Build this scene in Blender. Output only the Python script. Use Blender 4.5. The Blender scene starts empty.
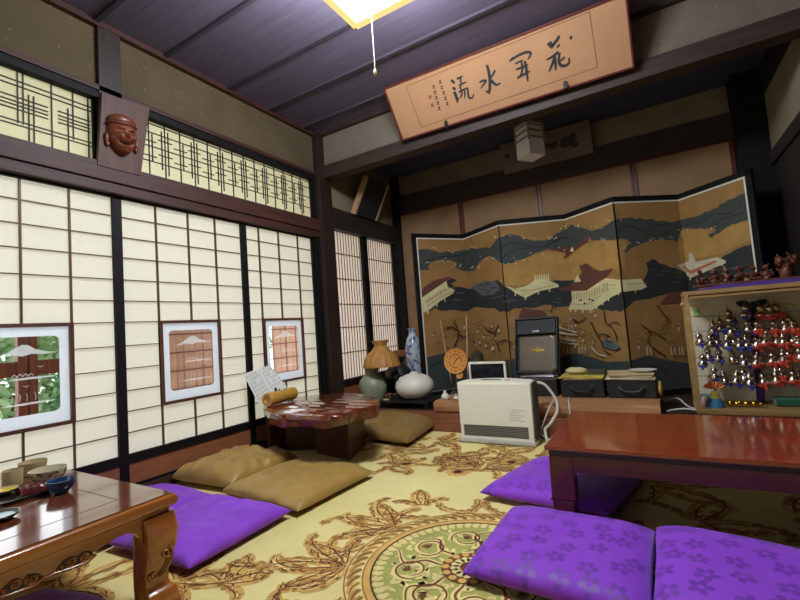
import bpy, bmesh, math, random
from mathutils import Vector, Matrix, noise
from mathutils.geometry import tessellate_polygon
random.seed(7)
PI = math.pi
scn = bpy.context.scene
C = bpy.context.collection

# ------------------------------------------------------------------ camera
F = 431.34
YAW, PIT, ROL = math.radians(-30.433), math.radians(3.874), math.radians(-4.247)
CAM = Vector((2.7, 0.0, 0.85))
_fw = Vector((math.sin(YAW)*math.cos(PIT), math.cos(YAW)*math.cos(PIT), math.sin(PIT)))
_r0 = Vector((math.cos(YAW), -math.sin(YAW), 0)); _u0 = _r0.cross(_fw)
_r = _r0*math.cos(ROL) + _u0*math.sin(ROL); _u = _u0*math.cos(ROL) - _r0*math.sin(ROL)
cd = bpy.data.cameras.new('camera'); cam = bpy.data.objects.new('camera', cd); C.objects.link(cam)
cd.sensor_width = 36; cd.lens = F/800*36; cd.clip_start = 0.02
cam.matrix_world = Matrix(((_r.x, _u.x, -_fw.x, CAM.x), (_r.y, _u.y, -_fw.y, CAM.y), (_r.z, _u.z, -_fw.z, CAM.z), (0, 0, 0, 1)))
scn.camera = cam

# measuring helpers: where the sight line of an image point meets a real plane of the room
def ray(p): return _r*((p[0]-400)/F) + _u*((300-p[1])/F) + _fw
def onX(p, X=0.0): d = ray(p); return CAM + d*((X-CAM.x)/d.x)
def onY(p, Y): d = ray(p); return CAM + d*(Y/d.y)
def onZ(p, Z=0.0): d = ray(p); return CAM + d*((Z-CAM.z)/d.z)
def onP(p, o, n): d = ray(p); return CAM + d*((o-CAM).dot(n)/d.dot(n))

# ------------------------------------------------------------------ objects
def tag(o, label=None, cat=None, group=None, kind=None):
    if label: o['label'] = label
    if cat: o['category'] = cat
    if group: o['group'] = group
    if kind: o['kind'] = kind
    return o
def thing(name, label, cat, loc=(0, 0, 0), rz=0.0, group=None):
    o = bpy.data.objects.new(name, None); C.objects.link(o)
    o.location = loc; o.rotation_euler = (0, 0, rz); o.empty_display_size = .05
    return tag(o, label, cat, group)
def wloc(o):
    v = Vector((0, 0, 0))
    while o is not None: v += Vector(o.location); o = o.parent
    return v

class MB:
    """collects shapes in world coordinates and links them as ONE mesh object"""
    def __init__(s): s.v = []; s.f = []; s.m = []; s.mi = 0
    def mat(s, i): s.mi = i; return s
    def add(s, vs, fs):
        b = len(s.v); s.v += [tuple(v) for v in vs]
        for f in fs: s.f.append(tuple(b+i for i in f)); s.m.append(s.mi)
        return s
    def box(s, a, b):
        (x0, y0, z0), (x1, y1, z1) = a, b
        x0, x1 = min(x0, x1), max(x0, x1); y0, y1 = min(y0, y1), max(y0, y1); z0, z1 = min(z0, z1), max(z0, z1)
        return s.add([(x0,y0,z0),(x1,y0,z0),(x1,y1,z0),(x0,y1,z0),(x0,y0,z1),(x1,y0,z1),(x1,y1,z1),(x0,y1,z1)],
                     [(0,3,2,1),(4,5,6,7),(0,1,5,4),(1,2,6,5),(2,3,7,6),(3,0,4,7)])
    def hexa(s, bot, top):
        return s.add(list(bot)+list(top), [(0,3,2,1),(4,5,6,7),(0,1,5,4),(1,2,6,5),(2,3,7,6),(3,0,4,7)])
    def slab(s, quad, n, t):
        """quad of 4 points thickened by t along -n"""
        q = [Vector(p) for p in quad]; n = Vector(n).normalized()
        return s.add([p - n*t for p in q]+q, [(0,3,2,1),(4,5,6,7),(0,1,5,4),(1,2,6,5),(2,3,7,6),(3,0,4,7)])
    def bar(s, a, b, w, h, up=(0, 0, 1)):
        a, b, up = Vector(a), Vector(b), Vector(up); d = (b-a).normalized()
        x = d.cross(up)
        if x.length < 1e-4: x = d.cross(Vector((1, 0, 0)))
        x.normalize(); y = x.cross(d)
        q = [(-1,-1),(1,-1),(1,1),(-1,1)]
        return s.hexa([a+x*(i*w/2)+y*(j*h/2) for i, j in q], [b+x*(i*w/2)+y*(j*h/2) for i, j in q])
    def tube(s, pts, r, n=8, closed=False):
        pts = [Vector(p) for p in pts]; rr = r if isinstance(r, (list, tuple)) else [r]*len(pts)
        rings = []; px = None
        for i, p in enumerate(pts):
            d = (pts[min(i+1, len(pts)-1)] - pts[max(i-1, 0)])
            if d.length < 1e-9: d = Vector((0, 0, 1))
            d.normalize()
            x = (px - d*px.dot(d)) if px else d.cross(Vector((0, 0, 1)) if abs(d.z) < .9 else Vector((1, 0, 0)))
            if x.length < 1e-6: x = d.cross(Vector((0, 1, 0)))
            x.normalize(); px = x; y = d.cross(x)
            rings.append([p + (x*math.cos(2*PI*k/n)+y*math.sin(2*PI*k/n))*rr[i] for k in range(n)])
        vs = [v for g in rings for v in g]; fs = []
        for i in range(len(rings)-1):
            for k in range(n): fs.append((i*n+k, i*n+(k+1)%n, (i+1)*n+(k+1)%n, (i+1)*n+k))
        fs.append(tuple(range(n-1, -1, -1))); fs.append(tuple(range((len(rings)-1)*n, len(rings)*n)))
        return s.add(vs, fs)
    def lathe(s, prof, c=(0, 0, 0), n=32, axis=None, flute=0, fd=0):
        c = Vector(c); vs = []; fs = []
        for r, z in prof:
            for k in range(n):
                a = 2*PI*k/n; q = r*(1+fd*math.cos(flute*a)) if flute else r
                vs.append(Vector((q*math.cos(a), q*math.sin(a), z)))
        if axis is not None:
            q = Vector((0, 0, 1)).rotation_difference(Vector(axis)); vs = [q @ v for v in vs]
        vs = [v + c for v in vs]
        for i in range(len(prof)-1):
            for k in range(n): fs.append((i*n+k, i*n+(k+1)%n, (i+1)*n+(k+1)%n, (i+1)*n+k))
        if prof[0][0] > 1e-5: fs.append(tuple(range(n-1, -1, -1)))
        if prof[-1][0] > 1e-5: fs.append(tuple(range((len(prof)-1)*n, len(prof)*n)))
        return s.add(vs, fs)
    def blob(s, c, r, n=12, rot=None):
        r = r if isinstance(r, (tuple, list)) else (r, r, r); c = Vector(c); vs = []; fs = []
        for i in range(n+1):
            t = PI*i/n
            for k in range(2*n):
                a = PI*k/n; v = Vector((r[0]*math.sin(t)*math.cos(a), r[1]*math.sin(t)*math.sin(a), r[2]*math.cos(t)))
                if rot: v = rot @ v
                vs.append(c+v)
        for i in range(n):
            for k in range(2*n): fs.append((i*2*n+k, (i+1)*2*n+k, (i+1)*2*n+(k+1)%(2*n), i*2*n+(k+1)%(2*n)))
        return s.add(vs, fs)
    def flat(s, pts):
        pts = [Vector(p) for p in pts]
        if len(pts) < 3: return s
        try: tr = tessellate_polygon([pts])
        except Exception: return s
        return s.add(pts, [tuple(t) for t in tr])
    def stroke(s, pts, w, n, taper=True):
        """flat brush stroke along pts lying in the plane with normal n"""
        pts = smooth_line(pts); n = Vector(n).normalized(); L = []; R = []
        for i, p in enumerate(pts):
            d = pts[min(i+1, len(pts)-1)] - pts[max(i-1, 0)]
            t = i/max(1, len(pts)-1); k = w*(.35+.65*math.sin(PI*min(1, .2+t*.75))) if taper else w
            x = n.cross(d)
            if x.length < 1e-9: continue
            x.normalize(); L.append(p+x*k/2); R.append(p-x*k/2)
        m = len(L)
        return s.add(L+R, [(i, m+i, m+i+1, i+1) for i in range(m-1)])
    def prism(s, outline, ax, a, b):
        """2-D outline extruded along axis ax ('x','y','z') from a to b"""
        f = {'x': lambda u, v, t: (t, u, v), 'y': lambda u, v, t: (u, t, v), 'z': lambda u, v, t: (u, v, t)}[ax]
        n = len(outline); A = [f(u, v, a) for u, v in outline]; B = [f(u, v, b) for u, v in outline]
        tr = tessellate_polygon([[Vector((u, v, 0)) for u, v in outline]])
        fs = [tuple(t) for t in tr] + [tuple(n+i for i in reversed(t)) for t in tr]
        fs += [(i, (i+1) % n, n+(i+1) % n, n+i) for i in range(n)]
        return s.add(A+B, fs)
    def build(s, name, mats, parent=None, smooth=None, bevel=0, seg=2, label=None, kind=None, local=False, fix=True):
        me = bpy.data.meshes.new(name)
        o0 = Vector((0, 0, 0)) if (local or parent is None) else wloc(parent)
        me.from_pydata([tuple(Vector(v)-o0) for v in s.v], [], s.f); me.update()
        mats = mats if isinstance(mats, (list, tuple)) else [mats]
        for m in mats: me.materials.append(m)
        me.polygons.foreach_set('material_index', s.m)
        if fix:
            bm = bmesh.new(); bm.from_mesh(me)
            bmesh.ops.remove_doubles(bm, verts=bm.verts, dist=1e-6)
            bmesh.ops.recalc_face_normals(bm, faces=bm.faces); bm.to_mesh(me); bm.free()
        if smooth is not None:
            me.polygons.foreach_set('use_smooth', [True]*len(me.polygons))
            me.set_sharp_from_angle(angle=math.radians(smooth))
        o = bpy.data.objects.new(name, me); C.objects.link(o)
        if parent is not None: o.parent = parent
        if bevel:
            md = o.modifiers.new('bevel', 'BEVEL'); md.width = bevel; md.segments = seg; md.limit_method = 'ANGLE'; md.angle_limit = .6
        if label: o['label'] = label
        if kind: o['kind'] = kind
        return o
def smooth_line(pts, k=6):
    p = [Vector(q) for q in pts]
    if len(p) < 3: return [p[0].lerp(p[-1], i/6) for i in range(7)]
    out = []
    for i in range(len(p)-1):
        a, b, c, d = p[max(i-1, 0)], p[i], p[i+1], p[min(i+2, len(p)-1)]
        for j in range(k):
            t = j/k
            out.append(.5*((2*b)+(c-a)*t+(2*a-5*b+4*c-d)*t*t+(3*b-a-3*c+d)*t**3))
    return out+[p[-1]]

# ------------------------------------------------------------------ materials
def srgb(r, g, b):
    f = lambda c: ((c/255+.055)/1.055)**2.4 if c > 10 else c/255/12.92
    return (f(r), f(g), f(b), 1)
class NT:
    def __init__(s, name):
        s.m = bpy.data.materials.new(name); s.m.use_nodes = True; s.t = s.m.node_tree; s.t.nodes.clear()
        s.out = s.n('ShaderNodeOutputMaterial')
    def n(s, typ, **kw):
        nd = s.t.nodes.new(typ)
        for k, v in kw.items():
            if k.startswith('i_'):
                key = k[2:].replace('_', ' '); key = int(key) if key.isdigit() else key
                if hasattr(v, 'is_output'): s.t.links.new(v, nd.inputs[key])
                else: nd.inputs[key].default_value = v
            else: setattr(nd, k, v)
        return nd
    def math(s, op, a, b=None, c=None):
        nd = s.n('ShaderNodeMath', operation=op)
        for i, v in enumerate((a, b, c)):
            if v is None: continue
            if hasattr(v, 'is_output'): s.t.links.new(v, nd.inputs[i])
            else: nd.inputs[i].default_value = v
        return nd.outputs[0]
    def mix(s, fac, a, b, typ='MIX'):
        nd = s.n('ShaderNodeMix', data_type='RGBA', blend_type=typ)
        for i, v in ((0, fac), (6, a), (7, b)):
            if hasattr(v, 'is_output'): s.t.links.new(v, nd.inputs[i])
            else: nd.inputs[i].default_value = v
        return nd.outputs[2]
    def ramp(s, fac, stops):
        nd = s.n('ShaderNodeValToRGB'); e = nd.color_ramp.elements
        while len(e) < len(stops): e.new(.5)
        for q, (p, c) in zip(e, stops): q.position = p; q.color = c
        s.t.links.new(fac, nd.inputs[0]); return nd.outputs[0]
    def coord(s, scale=(1, 1, 1), out='Object', rot=(0, 0, 0)):
        tc = s.n('ShaderNodeTexCoord'); mp = s.n('ShaderNodeMapping', i_Scale=scale, i_Rotation=rot)
        s.t.links.new(tc.outputs[out], mp.inputs[0]); return mp.outputs[0]
    def noise(s, vec, scale, detail=4, rough=.55):
        return s.n('ShaderNodeTexNoise', i_Vector=vec, i_Scale=scale, i_Detail=detail, i_Roughness=rough).outputs[0]
    def bump(s, h, strength=.3, dist=.01):
        return s.n('ShaderNodeBump', i_Height=h, i_Strength=strength, i_Distance=dist).outputs[0]
    def done(s, **kw):
        b = s.n('ShaderNodeBsdfPrincipled')
        for k, v in kw.items():
            k = k.replace('_', ' ')
            if hasattr(v, 'is_output'): s.t.links.new(v, b.inputs[k])
            else: b.inputs[k].default_value = v
        s.t.links.new(b.outputs[0], s.out.inputs[0]); return s.m
def plain(name, c, rough=.5, metal=0, var=.12, sc=25, **kw):
    t = NT(name); v = t.coord(); n = t.noise(v, sc)
    d = tuple(x*(1-var) for x in c[:3])+(1,); l = tuple(min(1, x*(1+var)) for x in c[:3])+(1,)
    return t.done(Base_Color=t.ramp(n, [(.3, d), (.7, l)]), Roughness=rough, Metallic=metal, **kw)
def wood(name, c1, c2, rough=.45, stretch=(1, 1, 12), scale=6, coat=0, bump=.08, rot=(0, 0, 0)):
    """grain runs along the axis given the SMALL stretch value"""
    t = NT(name); v = t.coord(stretch, rot=rot)
    w = t.noise(v, scale, 6, .6); f = t.noise(v, scale*7, 3, .6)
    col = t.ramp(w, [(.28, c1), (.55, tuple(.5*(a+b) for a, b in zip(c1, c2))), (.75, c2)])
    col = t.mix(t.ramp(f, [(.35, (0, 0, 0, 1)), (.7, (.35, .35, .35, 1))]), col, c1)
    return t.done(Base_Color=col, Roughness=rough, Coat_Weight=coat, Coat_Roughness=.08, Normal=t.bump(f, bump, .003))

GX, GY, GZ = (.6, 9, 9), (9, .6, 9), (9, 9, .6)
M = {}
M['beam_y'] = wood('dark_red_brown_timber_along_wall', srgb(42, 18, 11), srgb(86, 44, 30), .62, GY)
M['beam_x'] = wood('dark_brown_timber_across', srgb(38, 26, 21), srgb(74, 52, 42), .6, GX)
M['post'] = wood('dark_post_timber', srgb(28, 18, 14), srgb(58, 36, 28), .55, GZ)
M['black_lacquer'] = plain('black_lacquered_wood', srgb(20, 18, 17), .6, var=.2, Specular_IOR_Level=.2)
M['kumiko'] = wood('thin_reddish_brown_lattice_wood', srgb(70, 38, 22), srgb(110, 62, 38), .5, GZ)
M['kumiko_dark'] = plain('dark_lattice_wood', srgb(34, 26, 22), .6)
M['board'] = wood('rust_brown_skirting_board', srgb(134, 78, 46), srgb(174, 112, 72), .45, GY)
def plaster(name, c):
    t = NT(name); v = t.coord(); a = t.noise(v, 3, 5, .6); b = t.noise(v, 160, 2, .5)
    vo = t.n('ShaderNodeTexVoronoi', i_Vector=v, i_Scale=22); sp = t.math('LESS_THAN', vo.outputs['Distance'], .07)
    base = t.ramp(a, [(.3, tuple(x*.82 for x in c[:3])+(1,)), (.7, tuple(x*1.12 for x in c[:3])+(1,))])
    base = t.mix(t.math('MULTIPLY', sp, .5), base, srgb(205, 190, 150))
    return t.done(Base_Color=base, Roughness=.9, Normal=t.bump(b, .35, .002))
M['plaster'] = plaster('grey_brown_sand_plaster', srgb(88, 74, 50))
M['plaster_alcove'] = plaster('pale_grey_alcove_plaster', srgb(136, 122, 98))
M['fusuma'] = plain('brown_gold_paper_panel', srgb(150, 116, 80), .8, var=.22, sc=2.2)
M['red_lacquer'] = plain('dark_red_lacquer_strip', srgb(92, 30, 26), .4)
M['ceiling'] = wood('purplish_brown_ceiling_boards', srgb(84, 76, 92), srgb(100, 91, 110), .8, GX, 3)
M['batten'] = wood('dark_ceiling_batten', srgb(50, 45, 54), srgb(70, 64, 76), .7, GX)
M['dark_wall'] = plain('dark_timber_wall', srgb(40, 34, 30), .6)
def paper_mat(name, c, tr=.62):
    t = NT(name); v = t.coord(); n = t.noise(v, 60, 5, .7)
    col = t.ramp(n, [(.3, tuple(x*.96 for x in c[:3])+(1,)), (.7, c)])
    d = t.n('ShaderNodeBsdfDiffuse', i_Color=col); l = t.n('ShaderNodeBsdfTranslucent', i_Color=col)
    mx = t.n('ShaderNodeMixShader', i_Fac=tr); t.t.links.new(d.outputs[0], mx.inputs[1]); t.t.links.new(l.outputs[0], mx.inputs[2])
    t.t.links.new(mx.outputs[0], t.out.inputs[0]); return t.m
M['paper'] = paper_mat('cream_shoji_paper', (.92, .89, .745, 1), .60)
M['paper_transom'] = paper_mat('yellow_transom_paper', (.88, .84, .55, 1), .58)  # yellower than the door paper
M['paper_pink'] = paper_mat('warm_white_shoji_paper', (.93, .83, .74, 1), .66)
M['frost'] = paper_mat('frosted_glass_border', (.84, .90, .98, 1), .62)
def etch_mat():
    t = NT('white_etching'); a = t.n('ShaderNodeBsdfTransparent'); d = t.n('ShaderNodeBsdfTranslucent', i_Color=(.85, .9, .96, 1))
    mx = t.n('ShaderNodeMixShader', i_Fac=.55); t.t.links.new(a.outputs[0], mx.inputs[1]); t.t.links.new(d.outputs[0], mx.inputs[2])
    t.t.links.new(mx.outputs[0], t.out.inputs[0]); return t.m
M['etch'] = etch_mat()
def glass_mat(name, refl=.5, tint=(.97, .98, .98, 1)):
    t = NT(name); a = t.n('ShaderNodeBsdfTransparent', i_Color=tint); g = t.n('ShaderNodeBsdfGlossy', i_Roughness=.02)
    fr = t.n('ShaderNodeFresnel', i_IOR=1.45); f = t.math('MULTIPLY', fr.outputs[0], refl)
    mx = t.n('ShaderNodeMixShader', i_Fac=f); t.t.links.new(a.outputs[0], mx.inputs[1]); t.t.links.new(g.outputs[0], mx.inputs[2])
    t.t.links.new(mx.outputs[0], t.out.inputs[0]); return t.m
M['glass'] = glass_mat('clear_glass', .45)
M['case_glass'] = glass_mat('case_glass', .15)
def emit(name, c, s):
    t = NT(name); e = t.n('ShaderNodeEmission', i_Color=c, i_Strength=s); t.t.links.new(e.outputs[0], t.out.inputs[0]); return t.m
LAMP = 66.0
M['lamp_glow'] = emit('lit_lamp_diffuser', (.84, .91, 1, 1), LAMP)
M['lamp_frame'] = wood('pale_lamp_frame_wood', srgb(170, 120, 60), srgb(205, 155, 90), .5, GX)
M['tan_wood'] = wood('pale_tan_wood', srgb(170, 136, 96), srgb(208, 176, 132), .5, GZ)
# lacquered furniture
M['table_l'] = wood('orange_brown_lacquered_wood', srgb(138, 76, 22), srgb(190, 118, 44), .25, (7, .5, 7), 3.5, coat=.8, bump=.02)
M['table_l_top'] = wood('polished_brown_table_top', srgb(96, 46, 26), srgb(128, 68, 38), .12, (7, .5, 7), 3.5, coat=1, bump=.0)
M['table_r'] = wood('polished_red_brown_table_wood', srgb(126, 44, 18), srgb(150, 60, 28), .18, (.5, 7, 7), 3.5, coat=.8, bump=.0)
M['table_r_shaded'] = wood('shaded_red_brown_table_sides', srgb(84, 28, 12), srgb(108, 40, 18), .32, (.5, 7, 7), 3.5, coat=.3, bump=.0)  # table wood darkened, shade of the sides put into its colour
M['carve_dark'] = plain('dark_inlay_and_hollow_shade', srgb(38, 18, 10), .4)  # inlay brown, doubling as shade painted into carved hollows
M['burl'] = wood('glossy_red_burl', srgb(74, 30, 16), srgb(140, 68, 40), .16, (3, 3, 3), 5, coat=.6, bump=0)
M['burl_base'] = wood('dark_brown_pedestal_boards', srgb(56, 26, 18), srgb(84, 44, 32), .35, GZ, coat=.3)
M['log'] = wood('brown_plank_wood', srgb(132, 88, 54), srgb(200, 148, 100), .6, (.6, 8, 8), 5, bump=.2)
M['dais'] = wood('reddish_brown_dais_front', srgb(112, 66, 44), srgb(160, 102, 68), .4, (.6, 8, 8), 5)
# cloth
def fabric(name, c, rough=.8, sheen=.3, weave=260, var=.1):
    t = NT(name); v = t.coord(); a = t.noise(v, 7, 4); w = t.noise(v, weave, 2)
    col = t.ramp(a, [(.3, tuple(x*(1-var) for x in c[:3])+(1,)), (.7, tuple(min(1, x*(1+var)) for x in c[:3])+(1,))])
    return t.done(Base_Color=col, Roughness=rough, Sheen_Weight=sheen, Normal=t.bump(w, .25, .001))
M['brown_cloth'] = fabric('ochre_brown_satin', srgb(166, 130, 58), .45, .2)
M['dark_brown_cloth'] = fabric('dark_olive_brown_satin', srgb(134, 104, 46), .38, .1)
M['purple_plain'] = fabric('purple_cotton', srgb(134, 52, 198), .7, .2)
def damask(name, c, c2):
    t = NT(name); v = t.coord((1, 1, 0)); S = 11.0
    vo = t.n('ShaderNodeTexVoronoi', i_Vector=v, i_Scale=S, i_Randomness=.5, voronoi_dimensions='2D')
    pos = vo.outputs['Position']
    sub = t.n('ShaderNodeVectorMath', operation='SUBTRACT'); t.t.links.new(v, sub.inputs[0])
    t.t.links.new(pos, sub.inputs[1])
    sx = t.n('ShaderNodeSeparateXYZ'); t.t.links.new(sub.outputs[0], sx.inputs[0])
    rot = t.math('MULTIPLY', t.n('ShaderNodeSeparateXYZ', i_0=vo.outputs['Color']).outputs[0], 6.28)
    ang = t.math('ADD', t.math('ARCTAN2', sx.outputs[1], sx.outputs[0]), rot)
    pet = t.math('ABSOLUTE', t.math('COSINE', t.math('MULTIPLY', ang, 2.5)))
    ln = t.n('ShaderNodeVectorMath', operation='LENGTH'); t.t.links.new(sub.outputs[0], ln.inputs[0]); r = ln.outputs['Value']
    lim = t.math('MULTIPLY_ADD', t.math('POWER', pet, .6), .026, .007)
    inn = t.math('LESS_THAN', r, lim); hole = t.math('GREATER_THAN', r, .009)
    mask = t.math('MULTIPLY', inn, hole)
    w = t.noise(t.coord(), 260, 2)
    col = t.mix(mask, c, c2)
    return t.done(Base_Color=col, Roughness=t.math('MULTIPLY_ADD', mask, -.2, .72), Sheen_Weight=.2, Normal=t.bump(w, .2, .001))
M['purple_damask'] = damask('purple_plum_blossom_damask', srgb(134, 46, 196), srgb(104, 30, 160))
M['purple_cloth'] = fabric('deep_purple_cloth', srgb(74, 42, 128), .7)
M['blue_cloth'] = fabric('blue_ribbon', srgb(30, 44, 140), .5)
M['red_cloth'] = fabric('red_ribbon', srgb(205, 58, 32), .5)
M['green_cloth'] = fabric('green_felt', srgb(26, 92, 66), .9)
M['gold_cloth'] = fabric('yellow_cloth', srgb(196, 160, 44), .6)
M['navy_cloth'] = fabric('navy_bow_cloth', srgb(20, 24, 52), .6)
# ceramics, metal, sundries
M['white_ceramic'] = plain('matt_white_ceramic', srgb(222, 216, 198), .35, var=.03)
M['celadon'] = plain('green_grey_ceramic', srgb(150, 156, 124), .4, var=.18, sc=12)
M['black_ceramic'] = plain('black_glazed_ceramic', srgb(42, 42, 38), .35)
M['terracotta'] = plain('terracotta', srgb(140, 82, 54), .7)
M['dark_iron'] = plain('dark_grey_green_pottery', srgb(60, 58, 46), .5)
M['beige_ceramic'] = plain('beige_ceramic', srgb(188, 168, 120), .35, var=.08)
M['wicker'] = wood('amber_shade_paper', srgb(160, 108, 46), srgb(214, 156, 80), .6, (6, 6, .6), 8, bump=.3)
M['bamboo'] = wood('yellow_bamboo', srgb(176, 124, 42), srgb(214, 166, 74), .3, (.6, 6, 6), 4, coat=.5)
M['clock_wood'] = wood('orange_clock_wood', srgb(196, 124, 48), srgb(226, 158, 78), .4, (6, .8, 1), 4)
M['black'] = plain('black_paint', srgb(20, 20, 21), .4)
M['black_leather'] = plain('worn_black_leatherette', srgb(27, 28, 25), .65, var=.3, sc=40)
M['dark_glass'] = plain('dark_screen', srgb(26, 30, 36), .08)
M['white_plastic'] = plain('cream_white_plastic', srgb(234, 230, 208), .4, var=.02)
M['grey_plastic'] = plain('grey_vent_plastic', srgb(56, 58, 57), .45)
M['dark_grey'] = plain('dark_grey_plastic', srgb(60, 62, 62), .5)
M['cable'] = plain('white_hose_rubber', srgb(205, 200, 186), .5)
M['chrome'] = plain('chrome', srgb(215, 215, 215), .12, 1, var=.02)
M['silver'] = plain('silver_lacquered_gourd', srgb(206, 188, 168), .22, 1, var=.1)
M['gold'] = plain('gold_lacquer', srgb(196, 150, 56), .2, 1, var=.08)
M['record_paper'] = plain('aged_paper_sleeve', srgb(196, 176, 128), .8, var=.15, sc=8)
M['record_paper2'] = plain('yellow_paper_sleeve', srgb(190, 168, 76), .8, var=.2, sc=8)
M['record_paper3'] = plain('brown_paper_sleeve', srgb(150, 118, 82), .8, var=.2, sc=8)
M['white_paper'] = plain('white_page', srgb(214, 214, 204), .8, var=.03)
M['ink'] = plain('black_ink', srgb(28, 32, 36), .7)
M['ink_soft'] = plain('grey_print', srgb(120, 120, 116), .8)
M['seal_red'] = plain('faded_red_seal', srgb(150, 76, 56), .8)
M['scroll_paper'] = plain('tan_mounting_silk', srgb(172, 128, 90), .8, var=.05, sc=5)
M['scroll_line'] = plain('brown_line', srgb(120, 84, 52), .8)
M['plaque_wood'] = wood('grey_brown_plaque_wood', srgb(92, 74, 62), srgb(122, 100, 86), .6, (.6, 8, 8), 4)
M['mask_wood'] = wood('carved_reddish_mask_wood', srgb(92, 42, 24), srgb(136, 70, 42), .42, (3, 3, 3), 6, coat=.1)
M['mask_back'] = wood('plaque_board_brown_wood', srgb(58, 30, 20), srgb(98, 57, 38), .6, (9, 9, .6), 4)
M['carving'] = wood('reddish_brown_carving', srgb(66, 32, 20), srgb(122, 66, 42), .45, (3, 3, 3), 9)
M['case_wood'] = wood('pale_case_wood', srgb(136, 104, 58), srgb(180, 146, 92), .5, (.7, 8, 3), 5)
M['case_back'] = plain('beige_case_backboard', srgb(214, 204, 172), .8, var=.05, sc=4)
M['note'] = plain('pale_green_note', srgb(150, 190, 110), .8, var=.03)
M['pottery_floral'] = plain('cream_floral_bowl_glaze', srgb(196, 184, 150), .25, var=.05)
M['floral_red'] = plain('red_glaze_flower', srgb(160, 60, 34), .3)
M['yellow_dish'] = plain('yellow_glaze', srgb(214, 182, 30), .3)
M['blue_glaze'] = plain('mottled_blue_glaze', srgb(34, 66, 98), .2, var=.5, sc=60)
M['red_packet'] = plain('dark_red_cellophane', srgb(88, 30, 30), .25, var=.3, sc=40)
M['tray'] = plain('black_lacquer_tray', srgb(26, 18, 16), .15)
def bluewhite():
    t = NT('blue_and_white_porcelain'); v = t.coord(); n = t.noise(v, 16, 4, .7)
    return t.done(Base_Color=t.ramp(n, [(.52, srgb(196, 202, 206)), (.6, srgb(84, 104, 146))]), Roughness=.15)
M['bluewhite'] = bluewhite()
# screen painting colours
for k, c in dict(gold_ground=(150, 112, 60), slate=(58, 65, 60), dark_rock=(38, 42, 42), roof=(98, 56, 44), terrace=(212, 202, 150), branch=(58, 32, 18),
                 white=(196, 186, 156), hill=(54, 62, 60), slate_line=(34, 38, 36), pine=(78, 96, 96), red_band=(176, 96, 62), gold_light=(170, 130, 66), grey_rock=(84, 90, 88)).items():
    M['p_'+k] = plain('paint_'+k, srgb(*c), .75, var=.12, sc=9)
# carpet colours
def carpet_base():
    t = NT('cream_yellow_carpet'); v = t.coord(); a = t.noise(v, 2.2, 3); w = t.noise(v, 420, 2)
    return t.done(Base_Color=t.ramp(a, [(.3, srgb(218, 200, 128)), (.7, srgb(232, 216, 146))]), Roughness=.95, Normal=t.bump(w, .4, .002))
M['carpet'] = carpet_base()
for k, c in dict(tan=(208, 164, 86), brown=(112, 64, 34), rust=(164, 106, 48), green=(166, 164, 84), olive=(176, 134, 66), pale=(228, 206, 134), dark=(78, 40, 28)).items():
    M['c_'+k] = fabric('carpet_'+k, srgb(*c), .95, 0, 420, .15)
# outside
M['leaf'] = plain('garden_leaves', srgb(84, 130, 80), .6, var=.4, sc=3)
M['leaf2'] = plain('haze_paled_garden_leaves', srgb(160, 190, 142), .6, var=.3, sc=3)  # leaf green lightened, the haze over the garden put into the colour
M['ground'] = plain('pale_garden_gravel', srgb(212, 210, 202), .9, sc=30)
M['porch_wood'] = wood('red_brown_porch_timber', srgb(104, 50, 32), srgb(150, 82, 56), .5, GZ)
M['fence_wood'] = wood('pinkish_fence_boards', srgb(186, 138, 112), srgb(212, 172, 148), .6, GZ, 4)
M['roof_tile'] = plain('light_warming_eave_boards', srgb(186, 164, 104), .8)

# ------------------------------------------------------------------ setting
ZC, ZA, YB, YW = 2.81, 2.745, 3.20, 4.62          # ceiling, alcove ceiling, drop beam front, alcove back wall
XR, XM, Y0 = 3.62, 5.4, -2.4                      # alcove right wall, room right wall, room rear wall
def struct(name, mb, m, **kw): return mb.build(name, m, kind='structure', **kw)
struct('floor', MB().box((-.12, Y0, -.14), (XM, YW+.1, -.0145)), M['log'])
cb = MB()
for k in range(12): cb.box((-.05, Y0+k*.47, ZC), (XM, Y0+k*.47+.468, ZC+.03))
struct('ceiling', cb, M['ceiling'])
struct('ceiling', MB().box((0, YB+.1, ZA), (XR, YW, ZA+.03)), wood('dark_alcove_ceiling_boards', srgb(50, 58, 84), srgb(76, 84, 108), .6, GX, 3))
for y in (-1.92, -1.47, -1.02, -.57, -.12, .34, .80, 1.246, 1.666, 2.155, 2.566, 2.98):
    struct('trim_1', MB().box((0, y-.013, ZC-.018), (XM, y+.013, ZC)), M['batten'])
struct('trim_2', MB().box((-.03, Y0, 2.775), (.035, YB, ZC)), M['beam_y'])                        # cornice

# left wall: plaster band, nageshi, kamoi, posts
zpl = onX((0, 48)).z; zrt = 2.336; zrb = 1.948; ztop = 1.775
pY0, pY1 = onX((98.5, 55), .03).y, onX((120.5, 55), .03).y
struct('wall_left', MB().box((-.09, Y0, zpl-.02), (-.005, YB+.05, ZC+.03)), M['plaster'])
struct('trim_3', MB().box((-.05, Y0, zrt-.002), (.02, 3.12, zrt+.042)).box((-.05, Y0, zrb), (-.002, 3.12, zrb+.006)), M['black_lacquer'])
struct('trim_3', MB().box((-.05, Y0, zrt+.042), (.03, 3.12, zpl)), M['beam_y'])
struct('trim_4', MB().box((-.05, Y0, 1.836), (.045, 3.15, zrb-.003)), M['beam_y'], bevel=.003)          # nageshi
struct('trim_5', MB().box((-.08, Y0, ztop), (.03, 3.15, 1.834)), M['beam_y'], bevel=.002)          # kamoi
struct('trim_6', MB().box((-.08, pY0, zrb), (.03, pY1, ZC)), M['post'])
struct('trim_7', MB().box((-.08, 3.085, 0), (.012, 3.14, ztop)), M['black_lacquer'])
struct('trim_8', MB().box((-.08, 3.14, 0), (.06, 3.315, ZC)), M['post'], bevel=.004)
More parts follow.
